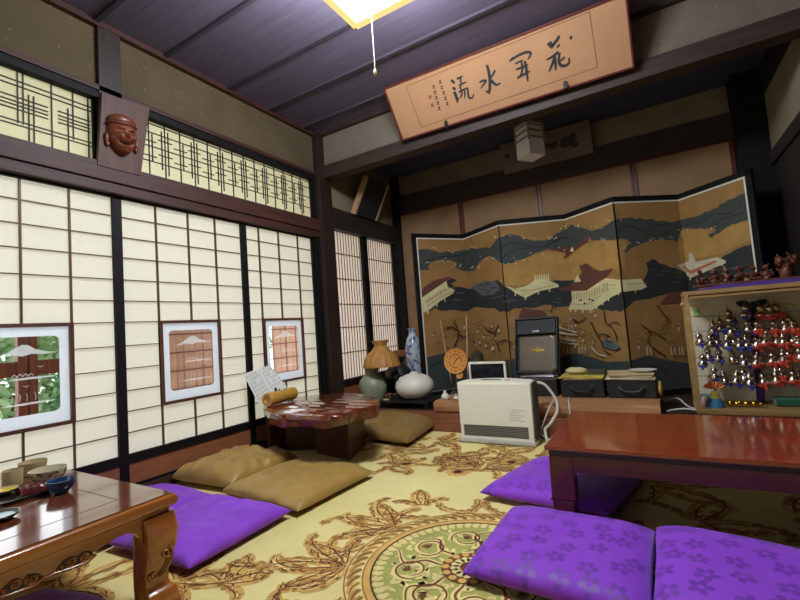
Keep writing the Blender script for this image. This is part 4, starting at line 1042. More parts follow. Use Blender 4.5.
# ------------------------------------------------------------------ carved table on the left
TX0, TX1, TY0, TY1, TZ = .16, 1.225, -.75, .905, .352
tt = thing('carved_low_table', 'glossy orange-brown low table with carved scroll legs and apron, set with tea things', 'table', ((TX0+TX1)/2, (TY0+TY1)/2, 0))
def rim(prof, m, name):
    mb = MB(); n = len(prof); vs = []
    for d, z in prof:
        for x, y in ((TX0, TY0), (TX1, TY0), (TX1, TY1), (TX0, TY1)):
            vs.append((x+(-d if x == TX1 else d), y+(-d if y == TY1 else d), z))
    fs = [(i*4+k, i*4+(k+1) % 4, (i+1)*4+(k+1) % 4, (i+1)*4+k) for i in range(n-1) for k in range(4)]
    fs.append((3, 2, 1, 0)); fs.append(tuple((n-1)*4+k for k in range(4)))
    return mb.add(vs, fs).build(name, m, tt, smooth=50)
rim([(.035, TZ-.062), (.022, TZ-.060), (.022, TZ-.048), (.010, TZ-.045), (.003, TZ-.036), (.0, TZ-.024), (.003, TZ-.012), (.012, TZ-.004)], M['table_l'], 'edge_moulding')
MB().box((TX0+.012, TY0+.012, TZ-.02), (TX1-.012, TY1-.012, TZ)).build('tabletop', M['table_l_top'], tt, bevel=.003)
i1 = MB(); ins = .13
for a, b in (((TX0+ins, TY0+ins), (TX1-ins, TY0+ins)), ((TX1-ins, TY0+ins), (TX1-ins, TY1-ins)), ((TX1-ins, TY1-ins), (TX0+ins, TY1-ins)), ((TX0+ins, TY1-ins), (TX0+ins, TY0+ins))):
    i1.bar((a[0], a[1], TZ), (b[0], b[1], TZ), .0022, .0012)
i1.build('inlay_line', M['carve_dark'], tt)
def spiral(c, u, v, r, turns, a0, s, n=26): return [Vector(c)+Vector(u)*(r*(1-.85*t/n)*math.cos(a0+s*2*PI*turns*t/n))+Vector(v)*(r*(1-.85*t/n)*math.sin(a0+s*2*PI*turns*t/n)) for t in range(n+1)]
def lerps(a, b, n): return [a+(b-a)*i/n for i in range(n+1)]
def cab_leg(cx, cy, sx, sy):
    secs = [(.292, .052, .0, .005), (.27, .053, .004, .010), (.23, .054, .010, .016), (.18, .050, .008, .015), (.14, .045, .001, .012), (.10, .040, -.004, .008), (.07, .039, -.004, .006), (.055, .041, -.002, .006), (.045, .047, .004, .006), (.02, .049, .008, .006), (.0, .050, .010, .006)]
    mb = MB(); vs = []; m = 16
    zs = []
    for i in range(len(secs)-1):
        for k in range(3):
            t = k/3; zs.append(tuple(p+(q-p)*(t*t*(3-2*t)) for p, q in zip(secs[i], secs[i+1])))
    zs.append(secs[-1])
    for zz, hw, off, r in zs:
        for q in range(4):
            qx, qy = ((1, 1), (-1, 1), (-1, -1), (1, -1))[q]
            for k in range(4):
                a = math.radians(90*q+30*k); vs.append((cx+sx*off+qx*(hw-r)+r*math.cos(a), cy+sy*off+qy*(hw-r)+r*math.sin(a), zz))
    n = len(zs)
    fs = [(i*m+k, i*m+(k+1) % m, (i+1)*m+(k+1) % m, (i+1)*m+k) for i in range(n-1) for k in range(m)]+[tuple(range(m)), tuple(range((n-1)*m, n*m))]
    lg = mb.add(vs, fs).build('leg', M['table_l'], tt, smooth=50)
    cv = MB(); fx = cx+sx*.062
    if sx > 0:
        cv.tube(spiral((fx-.004, cy+.016, .165), (0, 1, 0), (0, 0, 1), .020, 1.4, 1.2, -1), .0045, 6)
        cv.tube(spiral((fx-.018, cy-.022, .105), (0, 1, 0), (0, 0, 1), .015, 1.3, 2.6, 1), .0045, 6)
        cv.tube([(fx-.004, cy+.036, .168), (fx-.008, cy+.036, .135), (fx-.018, cy+.014, .10), (fx-.021, cy-.018, .09)], .0045, 6)
        cv.tube([(fx-.008, cy-.044, .27), (fx-.001, cy-.042, .23), (fx-.004, cy-.036, .18), (fx-.013, cy-.032, .135)], .003, 6)
        cv.tube([(fx-.003, cy+.022, .19), (fx-.002, cy+.036, .20), (fx-.006, cy+.040, .18)], .0045, 6)
        cv.build('carved_scroll', M['table_l'], lg, smooth=60)
    return lg
LXo = TX1-.062-.022
for cx, cy, sx, sy in ((TX1-.064, TY1-.060, 1, 1), (TX0+.064, TY1-.060, -1, 1), (TX1-.064, TY0+.060, 1, -1), (TX0+.064, TY0+.060, -1, -1)): cab_leg(cx, cy, sx, sy)
def apron_profile(a, b):
    L = b-a; top = TZ-.06
    up = [(0, .215), (.008, .24), (.025, .262), (.05, .272), (.08, .272), (.13, .262), (.18, .253), (.22, .25)]
    left = [(a+u, zz) for u, zz in up]; mid = [(a+.22+(L-.44)*k/12, .250-.008*math.sin(PI*k/12)+.004*math.cos(k*PI)) for k in range(1, 12)]
    right = [(b-u, zz) for u, zz in reversed(up)]
    return [(a, top), ]+left+mid+right+[(b, top)]
ay0, ay1 = TY0+.11, TY1-.11
for x in (TX1-.036, TX0+.036): MB().prism(apron_profile(ay0, ay1), 'x', x-.012, x+.012).build('apron', M['table_l'], tt)
for y in (TY1-.045, TY0+.045):
    MB().prism(apron_profile(TX0+.115, TX1-.115), 'y', y-.012, y+.012).build('apron', M['table_l'], tt)
cv = MB(); dk = MB(); xx = TX1-.0235
y = ay1-.17; k = 0
while y > -.4:
    s = 1 if k % 2 else -1
    dk.prism([(y+.030, .252), (y+.020, .268), (y+.002, .274), (y-.012, .268), (y-.03, .277), (y-.05, .272), (y-.064, .256), (y-.06, .246), (y-.01, .241), (y+.024, .244)], 'x', xx-.001, xx+.0004)
    cv.tube(spiral((xx, y+.006, .258), (0, 1, 0), (0, 0, 1), .016, 1.4, 1.0+s, s), .0042, 6)
    cv.tube(spiral((xx, y-.030, .262), (0, 1, 0), (0, 0, 1), .014, 1.3, 2.5*s, -s), .004, 6)
    cv.tube(spiral((xx, y-.056, .254), (0, 1, 0), (0, 0, 1), .010, 1.2, .5*s, s), .0036, 6)
    cv.tube([(xx, y+.034, .250), (xx+.002, y+.01, .240), (xx, y-.03, .243), (xx, y-.07, .248), (xx, y-.10, .246)], .0045, 6)
    y -= .125; k += 1
cv.build('apron_carving', M['table_l'], tt, smooth=60); dk.build('recess_shade', M['carve_dark'], tt)  # flat dark patches stand in for shade between the scrolls

# tea things on it
def on_tl(p): return onZ(p, TZ)
def solid_bowl(R, r, h, t=.004): return [(0.001, 0), (r, 0), (r*1.02, h*.06), (R*.72, h*.30), (R*.93, h*.65), (R, h), (R-t, h), (R*.93-t, h*.66), (R*.70-t, h*.34), (r*.8, h*.14), (.001, h*.12)]
tc_ = onZ((24, 494), TZ); ta, tb, tcc, td = tc_.x-.09, tc_.x+.10, tc_.y-.10, tc_.y+.055
tr_ = thing('tea_tray', 'black lacquer tray on the left table under the dish and red packet', 'tray', (tc_.x, tc_.y, TZ))
ring_ = rrect(ta, tb, tcc, td, .03); MB().prism(ring_, 'z', TZ+.001, TZ+.006).build('base', M['tray'], tr_)
MB().tube([(x, y, TZ+.009) for x, y in ring_]+[(ring_[0][0], ring_[0][1], TZ+.009)], .005, 6).build('rim', M['tray'], tr_, smooth=60)
def solo(name, mb, m, label, cat, group=None, smooth=40, **kw):
    o = mb.build(name, m, None, smooth=smooth, **kw); return tag(o, label, cat, group)
def item(name, label, cat, c, group=None): return thing(name, label, cat, c, group=group)
def at_table(p, dz=.0): v = onZ(p, TZ); v.z = TZ+dz; return v
bc = at_table((48, 484), .002); t = item('serving_bowl', 'large cream bowl with red and brown flowers on the left table', 'bowl', bc)
TS = .62
BR, BH = .098*TS, .092*TS
bp = [(a*TS, b*TS) for a, b in [(0.001, 0), (.056, 0), (.058, .006), (.078, .03), (.092, .06), (.098, .092), (.093, .092), (.087, .06), (.073, .033), (.05, .012), (.001, .010)]]
MB().lathe(bp, bc, 44).build('bowl', M['pottery_floral'], t, smooth=50)
def bowl_r(z):
    for (r0, z0), (r1, z1) in zip(bp[1:6], bp[2:6]):
        if z0 <= z <= z1: return r0+(r1-r0)*(z-z0)/(z1-z0)
    return BR
fp = MB(); random.seed(5)
for k in range(44):
    a = random.uniform(-2.3, 1.0); zz = random.uniform(.014, .08)*TS; d = Vector((math.cos(a), math.sin(a), 0)); p = bc+d*(bowl_r(zz)+.0012)+Vector((0, 0, zz))
    u = Vector((-d.y, d.x, 0)); v = Vector((d.x*.4, d.y*.4, 1)).normalized(); s = random.uniform(.004, .0075)
    fp.mat(k % 3 and 1).flat([p+u*s*math.cos(g)*(1+.3*math.cos(3*g))+v*s*.8*math.sin(g)*(1+.3*math.cos(3*g)) for g in [2*PI*j/12 for j in range(12)]])
fp.build('painted_flowers', [M['floral_red'], plain('brown_glaze_leaf', srgb(92, 82, 50), .3)], t, fix=False)
c = at_table((12.5, 488), .007); t = item('tea_cup', 'straight beige pottery cup left of the floral bowl', 'cup', c)
MB().lathe([(a*TS, b*TS) for a, b in [(.001, 0), (.046, 0), (.050, .012), (.052, .100), (.048, .100), (.046, .014), (.001, .012)]], c, 32).build('cup', M['beige_ceramic'], t, smooth=40)
c = at_table((33, 475), .002); c.x = max(c.x, .14); t = item('rear_bowl', 'plain beige bowl standing behind the cup and floral bowl', 'bowl', c)
MB().lathe([(a*TS, b*TS) for a, b in [(.001, 0), (.05, 0), (.07, .03), (.08, .09), (.076, .09), (.066, .033), (.001, .012)]], c, 32).build('bowl', M['beige_ceramic'], t, smooth=50)
c = at_table((61.5, 493), .002); t = item('blue_cup', 'small mottled blue bowl at the right of the tea things', 'cup', c)
MB().lathe([(a*TS, b*TS) for a, b in [(0.001, 0), (.034, 0), (.036, .008), (.056, .024), (.068, .048), (.073, .074), (.069, .074), (.063, .048), (.05, .027), (.03, .014), (.001, .013)]], c, 36).build('bowl', M['blue_glaze'], t, smooth=50)
c = at_table((4, 496), .008); t = item('small_dish', 'small shallow dish with yellow filling on the black tray', 'dish', c)
MB().lathe([(a*TS, b*TS) for a, b in [(.001, 0), (.03, 0), (.066, .020), (.069, .026), (.065, .026), (.03, .008), (.001, .008)]], c, 32).build('dish', M['beige_ceramic'], t, smooth=50)
MB().blob(c+Vector((0, 0, .009)), (.032, .032, .008), 12).build('yellow_filling', M['yellow_dish'], t, smooth=80)
c = at_table((33, 492)); pk = MB(); n = 18; vs = []
for j in range(n+1):
    for i in range(n+1):
        u, v = i/n-.5, j/n-.5
        vs.append((c.x+u*.10+v*.03, c.y+v*.08-u*.015, TZ+.0075+.022*max(0, (1-(2*u)**4)*(1-(2*v)**4))**.5*(1+.5*noise.noise(Vector((u*11, v*9, 1))))))
vs += [(x, y, TZ+.0068) for x, y, z_ in vs]
N = (n+1)**2; fs = [(j*(n+1)+i, j*(n+1)+i+1, (j+1)*(n+1)+i+1, (j+1)*(n+1)+i) for j in range(n) for i in range(n)]; fs += [tuple(N+g for g in reversed(f)) for f in fs]
pk.add(vs, fs)
solo('snack_packet', pk, M['red_packet'], 'crumpled dark red shiny packet lying on the black tray', 'packet', smooth=30)
c = at_table((-3, 521), .001); t = item('saucer', 'small black-rimmed round dish at the table edge, cut off by the photo border', 'dish', c)
MB().lathe([(.001, 0), (.036, 0), (.054, .012), (.056, .018), (.052, .018), (.036, .006), (.001, .006)], c, 32).build('dish', M['tray'], t, smooth=50)
MB().lathe([(.001, .0066), (.034, .0066), (.045, .0112)], c, 28).build('glazed_well', plain('pale_green_glaze', srgb(150, 180, 176), .2), t, smooth=50)

# ------------------------------------------------------------------ red-brown table on the right
RX0, RX1, RY0, RY1, RZ = 2.243, 4.1, 1.875, 2.60, .32
rt_ = thing('low_dining_table', 'glossy red-brown plain low table at the right with square inward legs', 'table', ((RX0+RX1)/2, (RY0+RY1)/2, 0))
MB().box((RX0, RY0, RZ-.018), (RX1, RY1, RZ)).build('tabletop', M['table_r'], rt_, bevel=.004)
MB().box((RX0+.014, RY0+.014, RZ-.040), (RX1-.014, RY1-.014, RZ-.018)).build('moulding', M['carve_dark'], rt_)
def arch(a, b, legw, top, bot):
    pts = [(a, top), (a, 0), (a+legw*.82, 0), (a+legw*.80, .05), (a+legw*.95, .09)]
    r = .035; pts += [(a+legw, bot-r)]+[(a+legw+r-r*math.cos(t), bot-r+r*math.sin(t)) for t in [PI/2*k/5 for k in range(1, 6)]]
    pts += [((a+b)/2, bot+.002)]
    pts += [(b-(x-a), zz) for x, zz in reversed(pts[:-1])]
    return pts
def r_leg(x, y, sx, sy):
    w_ = .095; mb = MB(); t0 = RZ-.04
    for zz0, zz1, q in ((.0, .045, .088), (.045, .10, .085), (.10, t0, w_)): mb.box((x, y, zz0), (x+sx*q, y+sy*q*.8, zz1))
    return mb.build('leg', M['table_r_shaded'], rt_, bevel=.006)
i0 = .012
for x, y, sx, sy in ((RX0+i0, RY0+i0, 1, 1), (RX1-i0, RY0+i0, -1, 1), (RX0+i0, RY1-i0, 1, -1), (RX1-i0, RY1-i0, -1, -1)): r_leg(x, y, sx, sy)
def r_apron(a, b):
    top, bot, r = RZ-.04, RZ-.104, .03
    return [(a, top), (a, bot-r)]+[(a+r-r*math.cos(t), bot-r+r*math.sin(t)) for t in [PI/2*k/6 for k in range(1, 7)]]+[(b-r+r*math.sin(t), bot-r+r*math.cos(t)) for t in [PI/2*k/6 for k in range(0, 7)]]+[(b, top)]
for y in (RY0+i0+.016, RY1-i0-.016): MB().prism(r_apron(RX0+i0+.09, RX1-i0-.09), 'y', y-.012, y+.012).build('apron', M['table_r_shaded'], rt_)
for x in (RX0+i0+.016, RX1-i0-.016): MB().prism(r_apron(RY0+i0+.07, RY1-i0-.07), 'x', x-.012, x+.012).build('apron', M['table_r_shaded'], rt_)

# ------------------------------------------------------------------ burl table by the post
BZ = .37
out = [onZ(p, BZ) for p in ((264,403.5),(272,399.5),(286,398),(300,396.5),(318,394.5),(335,393),(350,393),(362,394),(372,396),(379,400),(378,404.5),(371,406.5),(362,408),(354,410),(345,413.5),(335,415.5),(322,416.5),(310,416),(298,415.5),(288,414.5),(279,415),(270,413),(265,409))]
for v in out: v.x = max(v.x, .02+.02*random.random())
out = smooth_line(out+[out[0]], 9)[:-1]
bt = thing('burl_table', 'low table with a glossy red live-edge burl slab on dark boards, beside the post', 'table', (.5, 2.55, 0))
ctr = sum(out, Vector())/len(out); mb = MB(); rings = []
for f, dz in ((.93, -.075), (.985, -.070), (1.0, -.045), (1.012, -.022), (.998, -.006), (.985, 0)):
    rg = []
    for i, p in enumerate(out):
        nz = noise.noise(Vector((p.x*14, p.y*14, dz*40))); q = ctr+(p-ctr)*(f+(.022*nz+.012*noise.noise(Vector((p.x*38, p.y*38, dz*70))))*(1 if dz < -.004 else 0)); q.z = BZ+dz*(1+.5*noise.noise(Vector((p.x*6, p.y*6, 5)))); q.x = max(q.x, .008); rg.append(q)
    rings.append(rg)
m = len(out); vs = [v for g in rings for v in g]
fs = [(i*m+k, i*m+(k+1) % m, (i+1)*m+(k+1) % m, (i+1)*m+k) for i in range(len(rings)-1) for k in range(m)]
mb.add(vs, fs); mb.flat(rings[-1]); mb.flat(rings[0])
mb.build('slab', M['burl'], bt, smooth=50)
p1, p2, p3 = onZ((316, 453)), onZ((350, 461)), onZ((366, 445)); p4 = p1+p3-p2
zt_ = BZ-.072
def blk(ps, name, inset=0):
    return MB().hexa([Vector((p.x, p.y, .0)) for p in ps], [Vector((p.x, p.y, zt_)) for p in ps]).build(name, M['burl_base'], bt, bevel=.004)
blk([p1, p2, p3, p4], 'pedestal_block')
a = onZ((265, 413), zt_); a.z = 0; blk([a, a+Vector((.05, -.012, 0)), a+Vector((.13, .34, 0)), a+Vector((.08, .352, 0))], 'side_board')
b0, b1 = a+Vector((.095, .10, 0)), p1+Vector((.02, .10, 0)); blk([b0, b1, b1+Vector((.01, .03, 0)), b0+Vector((.01, .03, 0))], 'cross_board')
# bamboo holder and booklet on it
ba, bb = onZ((267, 400), BZ+.05), onZ((293, 393), BZ+.05)
ba.z = bb.z = BZ+.05; dn = (bb-ba).normalized()
bm_ = thing('bamboo_holder', 'yellow bamboo tube with black pegs lying on the burl table', 'bamboo holder', ((ba+bb)/2))
L = (bb-ba).length
MB().lathe([(.001, .012), (.026, .012), (.03, .0), (.046, .0), (.049, .006), (.047, L*.3), (.049, L*.33), (.047, L*.36), (.047, L*.9), (.050, L*.93), (.048, L), (.001, L)], ba, 28, axis=dn).build('tube', M['bamboo'], bm_, smooth=50)
MB().tube([ba+dn*.10+Vector((0, 0, .044)), ba+dn*.10+Vector((0, 0, .072))], .009, 10).build('black_peg', M['black'], bm_)
MB().tube([ba+dn*.14+Vector((0, -.01, .046)), ba+dn*.17+Vector((0, 0, .06)), ba+dn*.20+Vector((0, .01, .052))], .006, 8).build('wire_loop', M['black'], bm_)
# booklet leaning
k4 = [onZ((259, 407), BZ+.004)]
oo = ba+Vector((-.03, .05, 0)); 
bn = Vector((.62, -.70, .34)).normalized()
pl0 = ba+dn*.05+bn*-.056
corner = [onP(q, pl0, bn) for q in ((259,404),(287,387),(270,365),(243,374))]
sh = min(v.x for v in corner)
bo = thing('open_booklet', 'white printed page leaning behind the bamboo tube on the burl table', 'booklet', (sum(corner, Vector())/4))
MB().slab(corner, bn, .004).build('pages', M['white_paper'], bo)
q = MB(); u = corner[1]-corner[0]; v = corner[3]-corner[0]
for i in range(13):
    s = .07+.86*i/12
    if i == 6: continue
    for j in range(7):
        if random.random() < .18: continue
        p = corner[0]+u*s+v*(.08+.12*j)+bn*.0008; q.stroke([p, p+v*.085], .0035, bn, False)
q.build('print', M['ink_soft'], bo, fix=False)

# ------------------------------------------------------------------ things on the dais
DZ, SZ = .14, .237
sl = MB(); sx0, sx1 = 1.05, 2.665
def slabpt(x, y, z): return Vector((x, y+.012*noise.noise(Vector((x*3, z*9, 1))), z+.004*noise.noise(Vector((x*5, y*5, 2)))))
n = 40; prof = [(3.24, .142), (3.226, .16), (3.222, .19), (3.228, .222), (3.25, SZ), (3.74, SZ), (3.76, .2), (3.75, .142)]
vs = [slabpt(sx0+(sx1-sx0)*i/n, y, z) for i in range(n+1) for y, z in prof]; m = len(prof)
fs = [(i*m+k, i*m+(k+1) % m, (i+1)*m+(k+1) % m, (i+1)*m+k) for i in range(n) for k in range(m)]+[tuple(range(m)), tuple(range(n*m, (n+1)*m))]
solo('wood_slab', sl.add(vs, fs), M['log'], 'thick rough brown timber slab lying along the dais, carrying the record cases', 'timber slab', smooth=40)
# black stand and vases at the left
c0 = Vector((.62, 3.50, DZ))
stn = thing('display_stand', 'low black lacquer stand under the white round vase', 'stand', (c0.x, c0.y, DZ))
a, b = onY((381, 401), 3.42), onY((431, 399.5), 3.42)
MB().box((a.x, 3.36, .185), (b.x, 3.72, .205)).build('top', M['black'], stn, bevel=.004)
for x in (a.x+.03, b.x-.03):
    for y in (3.40, 3.68): MB().box((x-.022, y-.022, DZ), (x+.022, y+.022, .185)).build('leg', M['black'], stn)
ST = .205
c = onY((415, 400), 3.55); R = (onY((433, 388), 3.55).x-onY((397, 388), 3.55).x)/2; hh = onY((415, 375.5), 3.55).z-ST
vc = Vector((onY((415, 390), 3.55).x, 3.55, ST))
def prof_round(R, h, neck): return [(.001, 0), (R*.45, 0), (R*.7, h*.08), (R*.92, h*.25), (R, h*.45), (R*.95, h*.65), (R*.75, h*.84), (R*.4, h*.95), (neck*1.25, h*.98), (neck, h*1.05), (neck*.75, h*1.05), (neck*.7, h*.97), (.001, h*.96)]
solo('round_white_vase', MB().lathe(prof_round(R*.95, hh*1.12, .03), vc, 48), M['white_ceramic'], 'squat matt white round vase on the low black stand', 'vase', smooth=60)
# lamp with green base
c = onY((373, 385), 3.62); bz0, bzt, zsb, zst = DZ, onY((373, 368), 3.62).z, onY((373, 366.5), 3.62).z, onY((379, 340.5), 3.62).z
rb = (onY((384.5, 386), 3.62).x-onY((361, 386), 3.62).x)/2
lx, ly = onY((373, 385), 3.62).x, 3.62
lx = max(lx, rb+.02)
lm = thing('table_lamp', 'green-grey pottery lamp with a pleated amber shade at the alcove corner', 'lamp', (lx, ly, DZ))
h = bzt-DZ
MB().lathe([(.001, 0), (rb*.62, 0), (rb*.72, h*.06), (rb*.95, h*.3), (rb, h*.5), (rb*.9, h*.66), (rb*.62, h*.78), (rb*.46, h*.86), (rb*.46, h*.93), (rb*.58, h), (.001, h)], (lx, ly, DZ), 40).build('base', M['celadon'], lm, smooth=50)
sxc = onY((381, 355), 3.62).x; rs = (onY((396.5, 364), 3.62).x-onY((366, 364), 3.62).x)/2; hs = zst-zsb
MB().lathe([(rs, 0), (rs*.99, hs*.08), (rs*.86, hs*.36), (rs*.66, hs*.54), (rs*.40, hs*.66), (rs*.32, hs*.76), (rs*.34, hs*.84), (rs*.48, hs), (rs*.44, hs), (rs*.30, hs*.80), (rs*.8, hs*.36), (rs*.96, 0)], (sxc, ly, zsb), 64, flute=16, fd=.035).build('shade', M['wicker'], lm, smooth=60)
MB().tube([(lx, ly, bzt-.01), (sxc, ly, zsb+.12)], .012, 10).build('stem', M['dark_iron'], lm)
# dark vase, terracotta pot, blue and white vase
def vase(name, label, px_c, y, z0, ztop_px, half_px, prof, mat, n=36):
    c = onY(px_c, y); zt = onY(ztop_px, y).z; R = abs(onY((px_c[0]+half_px, px_c[1]), y).x-c.x); h = zt-z0
    return solo(name, MB().lathe([(r*R, z*h) for r, z in prof], (c.x, y, z0), n), mat, label, 'vase', smooth=50)
jar_prof = [(.001, 0), (.6, 0), (.8, .15), (1, .45), (.95, .62), (.6, .78), (.42, .84), (.46, .9), (.62, 1), (.5, 1), (.36, .88), (.001, .86)]
vase('dark_vase', 'black glazed wide-mouthed vase behind the white round vase', (399, 380), 3.98, DZ, (399, 356.5), 12.5, jar_prof, M['black_ceramic'])
vase('terracotta_pot', 'orange-brown terracotta pot behind the dark vase', (404, 365), 4.4, DZ, (404, 350), 7.5, [(.001, 0), (.7, 0), (.9, .4), (1, .85), (1.08, .88), (1.08, 1), (.9, 1), (.85, .85), (.001, .8)], M['terracotta'])
vase('porcelain_vase', 'tall blue and white porcelain vase beside the left edge of the screen', (413.5, 350), 4.22, DZ, (414, 328), 7.0, [(.001, 0), (.65, 0), (.7, .06), (.85, .3), (1, .58), (.98, .72), (.75, .84), (.45, .9), (.42, .95), (.58, 1), (.45, 1), (.3, .93), (.001, .9)], M['bluewhite'])
# small wooden carving with pale dish
c = onY((389, 396), 3.42)
w_ = MB(); random.seed(4)
for k in range(7): w_.blob((c.x+random.uniform(-.05, .05), 3.44+random.uniform(-.02, .02), ST+.018+random.uniform(0, .03)), (random.uniform(.015, .03), .015, random.uniform(.012, .024)), 8)
solo('small_carving', w_, M['carving'], 'small reddish-brown carved ornament on the left of the black stand', 'ornament', smooth=60)
c2 = onY((386, 400), 3.385)
solo('small_tag', MB().box((c2.x-.03, 3.375, ST+.0005), (c2.x+.03, 3.40, ST+.014)), M['beige_ceramic'], 'small pale wooden block at the front of the black stand', 'block', bevel=.003)
# clock
cc = onY((455.5, 361), 3.62); rc = onY((467.5, 361), 3.62).x-cc.x
ck = thing('round_clock', 'round orange wooden clock with a small round pendulum disc', 'clock', (cc.x, 3.62, SZ))
ax = Vector((0, -1, .12)).normalized()
MB().lathe([(.001, -.02), (rc, -.02), (rc, .0), (rc*.97, .006), (rc*.9, .002), (.001, .002)], cc, 48, axis=ax).build('face', M['clock_wood'], ck, smooth=40)
q = MB(); ux = Vector((1, 0, 0)); uz = ux.cross(ax)*-1
if uz.z < 0: uz = -uz
f0 = cc+ax*.004
pts = [f0+ux*rc*.52*math.cos(t)+uz*rc*.52*math.sin(t) for t in [2*PI*k/40 for k in range(33)]]
q.stroke(pts, .006, ax, False)
for k in range(12):
    a = 2*PI*k/12; p = f0+ux*rc*.76*math.cos(a)+uz*rc*.76*math.sin(a)
    q.flat([p+ux*.006*math.cos(t)+uz*.006*math.sin(t) for t in [2*PI*j/8 for j in range(8)]])
q.build('dial_marks', M['c_brown'], ck, fix=False)
q = MB(); q.stroke([f0+ax*.001, f0+ax*.001+ux*.045+uz*.035], .007, ax, False); q.stroke([f0+ax*.001, f0+ax*.001-ux*.02-uz*.035], .006, ax, False)
q.build('hands', M['black'], ck, fix=False)
pc_ = onY((459.5, 375), 3.62); MB().lathe([(.001, -.008), (.034, -.008), (.034, .004), (.001, .006)], pc_, 28, axis=ax).build('pendulum', M['clock_wood'], ck, smooth=40)
MB().bar((cc.x, 3.64, SZ), (cc.x, 3.645, cc.z), .03, .02).box((cc.x-.06, 3.58, SZ), (cc.x+.06, 3.68, SZ+.018)).build('support', M['dark_iron'], ck)
# two sticks against the screen
for i, (t_, b_, lab) in enumerate((((440, 320), (453, 378), 'thin pale wooden rod leaning on the screen, slanting behind the clock'), ((466.3, 316), (467, 380), 'thin pale wooden rod standing upright between clock and dark jar'))):
    T_, B_ = onY(t_, 4.03), onY(b_, 3.80); T_.y = 4.10; T_ = onY(t_, 4.10)
    B_.z = DZ+.012
    solo('wooden_rod', MB().tube([B_, T_], .006, 8), M['tan_wood'], lab, 'rod')
vase('dark_jar', 'dark grey-green lidded pottery jar behind the white-framed picture', (478, 365), 3.95, DZ, (478, 350), 8.2, [(.001, 0), (.7, 0), (.9, .2), (1, .5), (.9, .75), (.66, .84), (.72, .88), (.72, .92), (.3, .98), (.12, 1), (.001, 1)], M['dark_iron'])
# white figurines
for px, s, lab in (((445, 391), 1, 'small white porcelain bird figurine left of the heater'), ((456, 392), .62, 'tiny white porcelain figurine half behind the heater')):
    c = onY(px, 3.30); c.z = SZ+.003
    f = thing('figurine', lab, 'figurine', c)
    MB().lathe([(.001, 0), (.022*s, 0), (.034*s, .012*s), (.036*s, .028*s), (.024*s, .046*s), (.012*s, .055*s), (.001, .056*s)], c, 20).build('body', M['white_ceramic'], f, smooth=60)
    MB().blob(c+Vector((0, -.004, .062*s)), (.014*s, .014*s, .015*s), 10).build('head', M['white_ceramic'], f, smooth=80)
# white-framed picture
A_, B_, T_ = onY((469.5, 379), 3.42), onY((506.5, 379), 3.42), onY((469.5, 362), 3.46)
zz0 = SZ+.003; zz1 = T_.z
pf = thing('photo_frame', 'white-framed dark glossy picture standing behind the heater', 'picture frame', ((A_.x+B_.x)/2, 3.44, SZ))
x0, x1 = A_.x, B_.x; w_ = .016
fq = MB().box((x0, 3.42, zz0), (x0+w_, 3.44, zz1)).box((x1-w_, 3.42, zz0), (x1, 3.44, zz1)).box((x0+w_, 3.42, zz1-w_), (x1-w_, 3.44, zz1)).box((x0+w_, 3.42, zz0), (x1-w_, 3.44, zz0+w_))
fq.build('frame', M['white_plastic'], pf, bevel=.002)
MB().box((x0+w_, 3.428, zz0+w_), (x1-w_, 3.438, zz1-w_)).build('picture', M['dark_glass'], pf)
MB().bar(((x0+x1)/2, 3.50, SZ+.002), ((x0+x1)/2, 3.44, zz1-.05), .03, .006).build('strut', M['black'], pf)
# gramophone
gx0, gx1 = onY((514.5, 381), 3.55).x, onY((557, 381), 3.55).x
gz1 = onY((530, 379), 3.55).z
gr = thing('gramophone', 'open black portable gramophone with brown lid lining and a silver tone arm', 'gramophone', ((gx0+gx1)/2, 3.7, SZ))
MB().box((gx0, 3.53, SZ+.003), (gx1, 3.84, gz1)).build('case', M['black_leather'], gr, bevel=.006)
MB().box((gx0+.012, 3.545, gz1), (gx1-.012, 3.83, gz1+.004)).build('motor_board', M['chrome'], gr)
MB().lathe([(.001, 0), (.12, 0), (.12, .012), (.001, .014)], ((gx0+gx1)/2, 3.69, gz1+.004), 40).build('turntable', M['black'], gr, smooth=40)
MB().tube([(gx1-.05, 3.80, gz1+.05), (gx1-.045, 3.72, gz1+.055), (gx1-.07, 3.62, gz1+.04), (gx1-.12, 3.59, gz1+.03)], [.012, .012, .01, .014], 10).tube([(gx1-.05, 3.80, gz1), (gx1-.05, 3.80, gz1+.055)], .014, 10).build('tone_arm', M['chrome'], gr, smooth=60)
MB().tube([(gx0+.05, 3.575, gz1+.018), (gx1-.03, 3.575, gz1+.022)], .013, 10).build('chrome_bar', M['chrome'], gr, smooth=60)
lb, lt_ = 3.83, 3.99
zl0, zl1 = gz1+.004, onY((535, 319), lt_).z
lx0, lx1 = onY((516, 345), 3.9).x, onY((559, 345), 3.9).x
lid = [Vector((lx0, lb, zl0)), Vector((lx1, lb, zl0)), Vector((lx1, lt_, zl1)), Vector((lx0, lt_, zl1))]
ln_ = (lid[1]-lid[0]).cross(lid[3]-lid[0]).normalized()
if ln_.y > 0: ln_ = -ln_
lido = MB().slab(lid, ln_, .02); L4 = lambda u, v, d=0: lid[0]+(lid[1]-lid[0])*u+(lid[3]-lid[0])*v+ln_*d
for a, b in (((0, 0), (1, 0)), ((1, 0), (1, 1)), ((1, 1), (0, 1)), ((0, 1), (0, 0))): lido.bar(L4(*a, .02), L4(*b, .02), .05, .014, ln_) if 0 else lido.slab([L4(min(a[0], .97 if a == (1, 0) or a == (1, 1) else 1), a[1], .05), L4(b[0], b[1], .05), L4(b[0]*.94+.03, b[1]*.94+.03, .05), L4(a[0]*.94+.03, a[1]*.94+.03, .05)], ln_, .05)
lo_ = lido.build('lid', M['black_leather'], gr)
